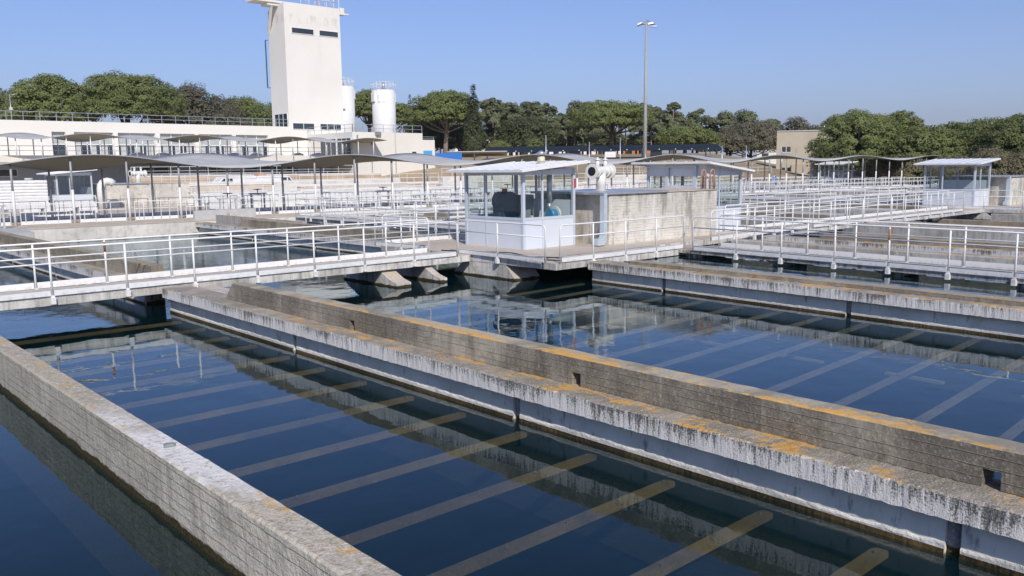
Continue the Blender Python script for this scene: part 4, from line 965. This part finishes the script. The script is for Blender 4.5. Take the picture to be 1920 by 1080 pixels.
def vehicle(x, y, z, rz, kind, mt, label, cat, sc_=1.):
    e = empty(kind, (x, y, z), rz, label, cat)
    if cat == 'van': prof = [(-2.4, .35), (2.3, .35), (2.42, .9), (2.1, 1.15), (1.35, 1.95), (1.1, 2.02), (-2.3, 2.05), (-2.42, 1.7)]; wn = [(1.15, 1.15, 2.02, 1.2, 1.4, 1.8)]
    else: prof = [(-2.1, .3), (2.1, .3), (2.15, .75), (1.2, .95), (.55, 1.4), (-1.2, 1.42), (-1.95, .98), (-2.12, .9)]; wn = []
    MB().prism(prof, -.85, .85, 'y').build('body', M[mt], e, .05)
    b = MB()
    for s in (-.86, .85):
        if cat == 'van': b.prism([(1.15, 1.2), (1.95, 1.2), (1.3, 1.8), (1.15, 1.8)], s, s+.012, 'y').prism([(.35, 1.2), (1.0, 1.2), (1.0, 1.8), (.35, 1.8)], s, s+.012, 'y')
        else: b.prism([(-1.1, .97), (.9, .97), (.45, 1.33), (-1.05, 1.34)], s, s+.012, 'y')
    b.build('windows', M['dglass'], e)
    for wx in (-1.4, 1.4):
        for wy in (-.87, .67):
            o = MB().disc((wx, wy, .33), .33, .2, 'y', 18).build('wheel', M['tyre'], e); MB().disc((wx, wy-.012 if wy < 0 else wy+.201, .33), .18, .012, 'y', 12).build('rim', M['galv'], o)
    return e
v1 = vehicle(38.6, 86.2, .66, R(182), 'parked_van', 'carw', 'white van parked below the terrace, left of the two', 'van')
v2 = vehicle(43.4, 86.2, .66, 0, 'parked_van', 'carw', 'white van with an orange roof beacon parked below the terrace, right of the two', 'van')
MB().box(-2.1, -1.2, -.5, .5, 2.06, 2.16).build('beacon', M['olight'], v2)
vehicle(50, 86.5, .66, 0, 'parked_car', 'carw', 'white car parked right of the two vans', 'car')
for i, t in enumerate((9, 14.5, 20, 27)):
    d = Vector((math.cos(-.839), math.sin(-.839))); vehicle(87.2+d.x*t+1.2, 103.1+d.y*t+1.2, terrain(87+d.x*t, 103+d.y*t)-.1, R(40), 'parked_car', 'card' if i != 2 else 'carw', '%s parked car from the left in the shade of the carport' % ordn(i), 'car')
# small masts
for i, (x, y, z1) in enumerate(((85.5, 87.2, 7.7), (95.9, 88.5, 6.9), (93.8, 80.6, 7.2), (88.6, 71.8, 5.7), (102.5, 69.5, 5.9), (106.5, 68.2, 5.9), (109.2, 64.2, 5.2), (112.2, 63.7, 5.4))):
    tag(MB().tube([(x, y, .5), (x, y, z1)], .07, 6).build('slim_pole', M['galv']), 'slim grey pole in front of the trees, %s from the left' % ordn(i), 'pole', 'slim poles below the trees')
# worker
me = bpy.data.meshes.new('person'); P_ = [(0, 0, .95), (0, 0, 1.15), (0, 0, 1.42), (0, 0.02, 1.55), (0, .03, 1.70), (.10, 0, .9), (.11, .02, .5), (.11, 0, .08), (.11, .13, .04), (-.10, 0, .9), (-.11, .02, .5), (-.11, 0, .08), (-.11, .13, .04),
    (.19, 0, 1.42), (.25, .05, 1.15), (.2, .28, 1.08), (.19, .36, 1.07), (-.19, 0, 1.42), (-.25, .05, 1.15), (-.2, .28, 1.08), (-.19, .36, 1.07)]
E_ = [(0, 1), (1, 2), (2, 3), (3, 4), (0, 5), (5, 6), (6, 7), (7, 8), (0, 9), (9, 10), (10, 11), (11, 12), (2, 13), (13, 14), (14, 15), (15, 16), (2, 17), (17, 18), (18, 19), (19, 20)]
me.from_pydata(P_, E_, []); pe = bpy.data.objects.new('person', me); COL.objects.link(pe)
md = pe.modifiers.new('skin', 'SKIN'); rr = [.15, .15, .14, .05, .10, .09, .065, .045, .04, .09, .065, .045, .04, .06, .045, .035, .035, .06, .045, .035, .035]
for i, v_ in enumerate(me.skin_vertices[0].data): v_.radius = (rr[i], rr[i]*(.75 if i < 3 else 1)); v_.use_root = i == 0
pe.modifiers.new('sub', 'SUBSURF').levels = 1; pe.modifiers['sub'].render_levels = 1
mm, t_, p_ = nodes('work_clothes'); tc = N(t_, 'ShaderNodeTexCoord'); sx = N(t_, 'ShaderNodeSeparateXYZ'); L(t_, tc.outputs['Object'], sx.inputs[0])
c_ = mixc(t_, ramp(t_, sx.outputs[2], .90, .93), (.10, .13, .25), (.28, .36, .66)); c_ = mixc(t_, ramp(t_, sx.outputs[2], 1.50, 1.53), c_, (.45, .28, .2)); L(t_, c_, p_.inputs['Base Color'])
me.materials.append(mm); pe.location = (77.3, 46.2, .66); pe.rotation_euler.z = R(150)
tag(pe, 'worker in light blue clothes standing at the railing under the right canopy', 'person')
HAZE = .00014
# ------------------------------------------------------------------ trees
import numpy as np
def crown(kind, Rr, hc, seed, leaf, cover):
    """leaf faces spread over many clumps; origin at the crown's bottom centre"""
    g = np.random.default_rng(seed)
    area = 2*math.pi*Rr*max(hc, Rr*.7)
    if kind in ('umb', 'round', 'big', 'brown', 'bush'):
        rc = {'umb': .13, 'round': .15, 'big': .125, 'brown': .14, 'bush': .2}[kind]*Rr
        K = int(area/(rc*rc*1.15)); K = max(40, min(K, 420))
        u = g.random(K)*2*math.pi; cz = g.random(K)*1.25-.25 if kind == 'umb' else g.random(K)*1.55-.55
        cz = np.clip(cz, -1, 1); s = np.sqrt(1-cz**2)
        sh = 1-.12*g.random(K)-.35*(g.random(K) < .22)*g.random(K)
        lob = 1+.10*np.sin(u*2+seed)+.08*np.sin(u*5+seed*2)+.05*np.sin(u*9+seed)
        if kind == 'brown': lob *= 1+.10*g.normal(size=K)
        cb = .30 if kind == 'umb' else .42
        x = np.cos(u)*s*(Rr-rc*.6)*sh*lob; y = np.sin(u)*s*(Rr-rc*.6)*sh*lob
        z = np.where(cz > 0, cb*hc+cz**(.85 if kind == 'umb' else 1.)*(hc*(1-cb)-rc*.5)*sh, cb*hc+cz*hc*cb*1.1)
        C_ = np.stack([x, y, z], 1); rad = rc*(.7+.7*g.random(K))
    elif kind == 'pine':
        K = max(18, int(area/9)); rc = .24*Rr
        lev = g.random(K)**.8; r = Rr*(.95-.55*lev)*np.sqrt(g.random(K)*.8+.2)
        u = g.random(K)*2*math.pi
        C_ = np.stack([np.cos(u)*r, np.sin(u)*r, lev*hc*.93], 1); rad = rc*(.7+.8*g.random(K))
    else:
        K = max(30, int(hc*7)); lev = g.random(K); r = Rr*(1-lev)**.42*.72*(.75+.35*g.random(K)); u = g.random(K)*2*math.pi
        C_ = np.stack([np.cos(u)*r, np.sin(u)*r, lev*hc*.97], 1); rad = np.full(K, .42*Rr)*(1.1-.6*lev)
    tot = int(min(42000, cover*area/(leaf*leaf))); w_ = rad**2/np.sum(rad**2)
    cid = g.choice(K, tot, p=w_)
    d = g.normal(size=(tot, 3)); d /= np.linalg.norm(d, axis=1)[:, None]; d[:, 2] = np.where(d[:, 2] < -.35, -d[:, 2]*.6, d[:, 2])
    fl = .72 if kind in ('umb', 'big', 'pine') else .9
    if kind == 'cyp': fl = 1.9
    rr = (.55+.5*g.random(tot)**.5)[:, None]
    P = C_[cid]+d*rad[cid][:, None]*rr*np.array([1, 1, fl])
    nin = g.random(tot) < .16; P[nin] = P[nin]*np.array([.74, .74, .80])+np.array([0, 0, hc*.10]); out = P-np.array([0, 0, hc*.25]); out /= np.linalg.norm(out/np.array([Rr, Rr, hc*.7]), axis=1)[:, None]*np.array([[Rr]]); nrm = d*.75+out*.7+g.normal(size=(tot, 3))*.38; nrm /= np.linalg.norm(nrm, axis=1)[:, None]
    t = np.cross(nrm, g.normal(size=(tot, 3))); t /= np.linalg.norm(t, axis=1)[:, None]; b = np.cross(nrm, t)
    sz = leaf*(.6+.7*g.random(tot))[:, None]*.5*np.where(nin, 2.2, 1.)[:, None]
    a1 = .55+.45*g.random((tot, 1))
    V = np.stack([P-t*sz, P-b*sz*a1*.9, P+t*sz*1.15, P+b*sz*a1], 1).reshape(-1, 3)
    return V, C_
def leafmesh(name, V, m):
    n = len(V)//4; me = bpy.data.meshes.new(name); me.vertices.add(len(V)); me.vertices.foreach_set('co', V.astype(np.float32).ravel())
    me.loops.add(n*4); me.loops.foreach_set('vertex_index', np.arange(n*4, dtype=np.int32)); me.polygons.add(n)
    me.polygons.foreach_set('loop_start', np.arange(0, n*4, 4, dtype=np.int32)); me.polygons.foreach_set('loop_total', np.full(n, 4, dtype=np.int32))
    me.materials.append(m); me.update(calc_edges=True); return me
TREES = [(69.3, 322.6, 30.6, 9.6, 'round', 'hazy dark tree crown at the far left edge behind the left umbrella pine'), (37.0, 145.4, 18.0, 6.4, 'umb', 'leftmost umbrella pine behind the long cream building'), (48.0, 144.2, 19.1, 8.2, 'umb', 'largest umbrella pine behind the long building, second from the left'),
 (61.4, 153.1, 19.0, 6.4, 'brown', 'brownish bare-looking tree right of the two left umbrella pines'), (70.5, 160.2, 17.3, 5.1, 'brown', 'lower brownish tree between the brown tree and the tower'), (80.4, 172.1, 18.5, 7.3, 'round', 'broad green crown just left of the tower'), (93.8, 176.7, 18.8, 8.4, 'round', 'green crown hidden behind the tower'),
 (89.7, 138.5, 18.0, 5.3, 'umb', 'green pine between the two white silos'), (98.8, 144.4, 16.5, 5.1, 'umb', 'green pine just right of the free-standing silo'), (110.4, 154.6, 19.3, 1.0, 'cyp', 'small dark cypress tip above the crowns right of the silo'), (98.0, 126.5, 17.4, 6.6, 'umb', 'domed umbrella pine with a pale trunk right of the annex'),
 (102.6, 138.1, 13.7, 5.0, 'brown', 'dark grey undergrowth tree left of the pale-trunked umbrella pine'), (105.5, 130.7, 11.7, 3.8, 'brown', 'dark grey undergrowth tree between umbrella pine and cypress'), (95.7, 115.5, 17.3, 1.9, 'cyp', 'tall dark cypress rising right of the umbrella pine'),
 (121.4, 139.6, 17.4, 4.2, 'pine', 'slender pine with a forked pale trunk right of the tall cypress'), (130.9, 144.6, 16.7, 3.8, 'pine', 'slender pine below the distant blue mountain'), (130.9, 137.7, 17.8, 4.0, 'pine', 'highest slender pine in the middle of the wood'), (117.5, 125.6, 13.5, 5.3, 'brown', 'dense dark grey-green tree in the middle of the wood'),
 (105.6, 120.2, 8.3, 2.6, 'bush', 'bright bush at the foot of the wood right of the cypress'), (107.8, 115.5, 8.2, .6, 'cyp', 'small clipped column cypress at the foot of the wood'), (110.4, 115.9, 8.6, 2.1, 'bush', 'green bush right of the clipped column cypress'),
 (134.4, 134.3, 16.8, 3.7, 'pine', 'slender pine left of the large right umbrella pine, farther one'), (140.9, 134.8, 16.5, 3.8, 'pine', 'slender pine touching the left side of the large right umbrella pine'), (129.0, 125.5, 13.9, 2.9, 'pine', 'low slender pine in front of the left flank of the large umbrella pine'),
 (124.0, 108.9, 15.7, 8.1, 'umb', 'broad umbrella pine left of the floodlight mast'), (131.3, 123.1, 16.3, 4.1, 'pine', 'pine half hidden by the left edge of the broad umbrella pine'), (144.5, 115.6, 15.5, 4.2, 'pine', 'grey-green pine just right of the floodlight mast'), (150.9, 115.5, 14.9, 4.3, 'pine', 'second grey-green pine right of the floodlight mast'),
 (161.7, 117.7, 14.4, 2.6, 'pine', 'small pine tip between the grey-green pines and the dark ones'), (132.6, 98.1, 10.5, 4.9, 'round', 'low round green tree in front of the grey-green pines'), (152.5, 104.8, 14.5, 4.8, 'pine', 'tall dark pine in the middle right of the wood'), (159.6, 103.0, 14.2, 4.9, 'pine', 'dark pine right of the tall dark pine'),
 (136.2, 95.0, 7.9, 3.2, 'bush', 'low bush right of the round green tree'), (145.3, 92.0, 11.4, 6.1, 'brown', 'large brown-tinged tree left of the beige building'), (166.5, 101.5, 13.0, 3.8, 'pine', 'distant pine above the brown-tinged tree'), (139.9, 93.1, 9.3, 3.8, 'brown', 'dark low tree beside the parked cars'),
 (173.7, 99.1, 13.6, 3.6, 'brown', 'pale brownish crown above the beige building'), (171.4, 93.0, 11.6, 5.0, 'brown', 'low brown crown behind the beige building roof'), (133.2, 69.1, 10.8, 2.9, 'round', 'small green crown at the right corner of the beige building'),
 (107.8, 52.6, 10.2, 6.3, 'big', 'huge round pine right of the beige building'), (119.1, 52.2, 10.4, 4.2, 'big', 'second round crown behind the huge right pine'), (109.2, 44.7, 8.1, 4.6, 'big', 'lower round pine right of the huge pine'), (126.2, 47.9, 8.9, 4.6, 'big', 'crown filling the dip between the right-hand pines'),
 (116.1, 40.1, 8.8, 5.2, 'big', 'dark wide pine above the far right hut'), (112.5, 35.2, 8.9, 4.9, 'big', 'last big pine cut by the right picture edge'), (102.2, 35.0, 4.9, 2.4, 'bush', 'brownish bush under the pines above the far right hut'), (101.9, 38.6, 4.1, 3.1, 'bush', 'reddish brown bush left of the far right hut roof'),
 (101.2, 42.6, 3.9, 2.4, 'bush', 'dry bush below the lower round pine'), (101.5, 46.7, 4.0, 2.3, 'bush', 'dry bush below the huge right pine'), (104.9, 32.8, 4.3, 2.1, 'bush', 'dry bush at the right picture edge'),
 (118, 58, 7.5, 4.0, 'round', 'dark tree filling the shade beside the beige building wall')]
D_ = math.hypot
for i, (x, y, zt, Rr, kind, lab) in enumerate(TREES):
    zg = terrain(x, y); H_ = zt-zg; random.seed(100+i)
    fr = {'umb': .60, 'round': .82, 'brown': .93, 'pine': .74, 'cyp': .97, 'big': .97, 'bush': 1.0}[kind]
    hc = H_*fr; zb = zt-hc
    if kind in ('round', 'brown', 'pine') and D_(x, y) < 210: Rr *= 1.12
    if kind == 'umb' and hc > 1.15*Rr*1.0: hc = max(1.0*Rr, .5*H_); zb = zt-hc
    D = math.hypot(x, y); leaf = max(.20, .0018*D)*(1.0 if kind != 'bush' else .8)
    cov = {'umb': 5.2, 'round': 5.0, 'brown': 4.2, 'pine': 5.0, 'cyp': 5., 'big': 5.6, 'bush': 4.}[kind]
    V, C_ = crown(kind, Rr, hc, 50+i, leaf, cov)
    mt = {'umb': 'pineleaf', 'round': 'pineleaf', 'big': 'pineleaf', 'brown': 'brownleaf', 'pine': 'greyleaf', 'cyp': 'cypleaf', 'bush': 'bushleaf'}[kind]
    if kind == 'bush' and 'green' in lab or 'bright' in lab: mt = 'pineleaf'
    if 'dense dark grey-green' in lab or 'undergrowth' in lab: mt = 'cypleaf'
    nm = {'umb': 'umbrella_pine', 'round': 'round_tree', 'big': 'stone_pine', 'brown': 'oak_tree', 'pine': 'slender_pine', 'cyp': 'cypress', 'bush': 'bush'}[kind]
    e = empty(nm, (x, y, zg), 0, lab, 'bush' if kind == 'bush' else 'tree', None)
    o = bpy.data.objects.new('crown', leafmesh('crown', V, M[mt])); COL.objects.link(o); o.parent = e; o.location = (0, 0, zb-zg)
    tb = zb-zg; tr = {'umb': .045*Rr+.12, 'round': .35, 'big': .4, 'brown': .28, 'pine': .17, 'cyp': .12, 'bush': .08}[kind]
    lean = (random.uniform(-.5, .5), random.uniform(-.5, .5)) if kind in ('umb', 'pine') else (0, 0)
    b = MB(); top = (lean[0], lean[1], tb+hc*.30)
    b.tube([(0, 0, -.4), (lean[0]*.3, lean[1]*.3, tb*.45), (lean[0]*.8, lean[1]*.8, tb*.9+.01), top], [tr*1.35, tr, tr*.85, tr*.6], 8)
    if kind != 'cyp' and kind != 'bush':
        for k in range(8):
            c = C_[random.randrange(len(C_))]; s0 = .75+.25*random.random()
            p0 = Vector((lean[0]*.8, lean[1]*.8, tb*(.82+.15*random.random()))) if kind != 'pine' else Vector((lean[0], lean[1], tb+c[2]*.7))
            p2 = Vector((c[0], c[1], tb+c[2])); mid = (p0+p2)/2+Vector((0, 0, -.06*(p2-p0).length))
            b.tube([p0, mid, p2], [tr*.42, tr*.28, tr*.1], 5)
        if kind == 'pine': b.tube([top, (lean[0], lean[1], tb+hc*.85)], [tr*.6, tr*.2], 6)
    b.build('trunk', M['barkp' if ('pale' in lab or kind == 'pine') else 'bark'], e, fix=False)
# extra bare trunks of the middle wood
random.seed(5)
n_ = 0
for i in range(26):
    az = R(52.5-17*i/25+random.uniform(-.25, .25)); D = random.uniform(172, 205); x, y = D*math.cos(az), D*math.sin(az); zg = terrain(x, y); H_ = random.uniform(8.5, 11); Rr = random.uniform(2.2, 3.2)
    e = empty('slender_pine', (x, y, zg), 0, 'thin-trunked pine deep in the wood, %s from the left' % ordn(n_), 'tree', 'thin-trunked pines deep in the wood'); n_ += 1
    V, C_ = crown('pine', Rr, 6.0, 900+i, .42, 2.6); o = bpy.data.objects.new('crown', leafmesh('crown', V, M['greyleaf'])); COL.objects.link(o); o.parent = e; o.location = (0, 0, H_-5.2)
    l = random.uniform(-.6, .6); MB().tube([(0, 0, -.3), (l*.4, 0, H_*.4), (l, 0, H_*.9)], [.2, .15, .07], 6).build('trunk', M['barkp' if i % 3 else 'bark'], e, fix=False)
for i in range(11):
    az = R(53.2-19.5*i/10+random.uniform(-.3, .3)); D = random.uniform(182, 198); x, y = D*math.cos(az), D*math.sin(az); zg = terrain(x, y); H_ = random.uniform(6.5, 9.0)-.25*i; Rr = random.uniform(4.2, 5.4)
    e = empty('evergreen_oak', (x, y, zg), 0, 'dark evergreen oak deep in the wood, %s from the left' % ordn(i), 'tree', 'dark evergreen oaks deep in the wood')
    V, C_ = crown('brown', Rr, H_-.6, 700+i, .42, 3.6); o = bpy.data.objects.new('crown', leafmesh('crown', V, M['greyleaf' if i % 2 else 'cypleaf'])); COL.objects.link(o); o.parent = e; o.location = (0, 0, .6)
    MB().tube([(0, 0, -.3), (0, 0, H_*.5)], [.3, .15], 6).build('trunk', M['bark'], e, fix=False)
# apartment blocks glimpsed between trunks
for i, (az, D, w_, h_, mt, lb) in enumerate(((50.0, 250, 14, 6.5, 'whiteF', 'white block glimpsed between trunks right of the cypress'), (47.2, 260, 16, 6.4, 'render', 'cream block glimpsed behind the dark tree in the middle'), (44.6, 250, 12, 6.2, 'whiteF', 'white block glimpsed left of the broad umbrella pine'),
        (41.5, 255, 14, 6.2, 'render', 'cream block glimpsed under the broad umbrella pine'), (39.6, 230, 7, 4.2, 'orangeb', 'orange wall glimpsed between trunks near the mast'), (31.2, 185, 5, 2.6, 'whiteF', 'small white house glimpsed left of the beige building'))):
    x, y = D*math.cos(R(az)), D*math.sin(R(az)); e = empty('apartment_building', (x, y, terrain(x, y)-.3), R(az-90), lb, 'building')
    MB().box(-w_/2, w_/2, 0, 6, 0, h_).box(-w_/2-.2, w_/2+.2, -.2, 6.2, h_, h_+.3).build('wall', M[mt], e)
    for k in range(max(1, int(w_/3.2))):
        for z in ((1.2, 4.2) if h_ > 6 else (1.,)):
            MB().box(-w_/2+1+k*3.2, -w_/2+2.3+k*3.2, -.06, .02, z, z+1.3).build('window', M['dglass'], e)
# distant mountain
b = MB(); vs = []; n = 60
for i in range(n+1):
    az = R(47.919-math.degrees(math.atan((u_ := 880+i*170/n)-960, 1) if False else math.atan((880+i*(1060-880)/n-960)/f_px))); t = i/n
    prof = [(0, 150), (.12, 290), (.22, 420), (.28, 440), (.36, 425), (.45, 445), (.55, 425), (.62, 400), (.72, 395), (.8, 340), (.9, 280), (1, 180)]
    for k in range(len(prof)-1):
        if prof[k][0] <= t <= prof[k+1][0]: h = prof[k][1]+(prof[k+1][1]-prof[k][1])*(t-prof[k][0])/(prof[k+1][0]-prof[k][0])
    h += 9*math.sin(i*1.7)+6*math.sin(i*.9)
    for D, hh in ((5300, 0), (5750, h*.6), (6000, h*1.0), (6800, 0)): vs.append((D*math.cos(az), D*math.sin(az), hh))
b.add(vs, [(i*4+j, i*4+j+1, i*4+j+5, i*4+j+4) for i in range(n) for j in range(3)], True)
tag(b.build('hills', paint('distant_hill', (.10, .11, .08), 1, .3, scale=.002)), kind='structure')

# ------------------------------------------------------------------ air: thin haze that pales the far trees and the mountain
hz = MB().box(-9100, 9100, -9100, 9100, -3.6, 452).build('haze', M['ground']); hm = bpy.data.materials.new('thin_haze'); hm.use_nodes = True; ht = hm.node_tree
ht.nodes.remove(ht.nodes['Principled BSDF']); pv = ht.nodes.new('ShaderNodeVolumePrincipled'); pv.inputs['Color'].default_value = (.94, .97, 1, 1); pv.inputs['Density'].default_value = HAZE
pv.inputs['Anisotropy'].default_value = .2
ht.links.new(pv.outputs[0], ht.nodes['Material Output'].inputs['Volume']); hz.data.materials.clear(); hz.data.materials.append(hm); tag(hz, kind='stuff')
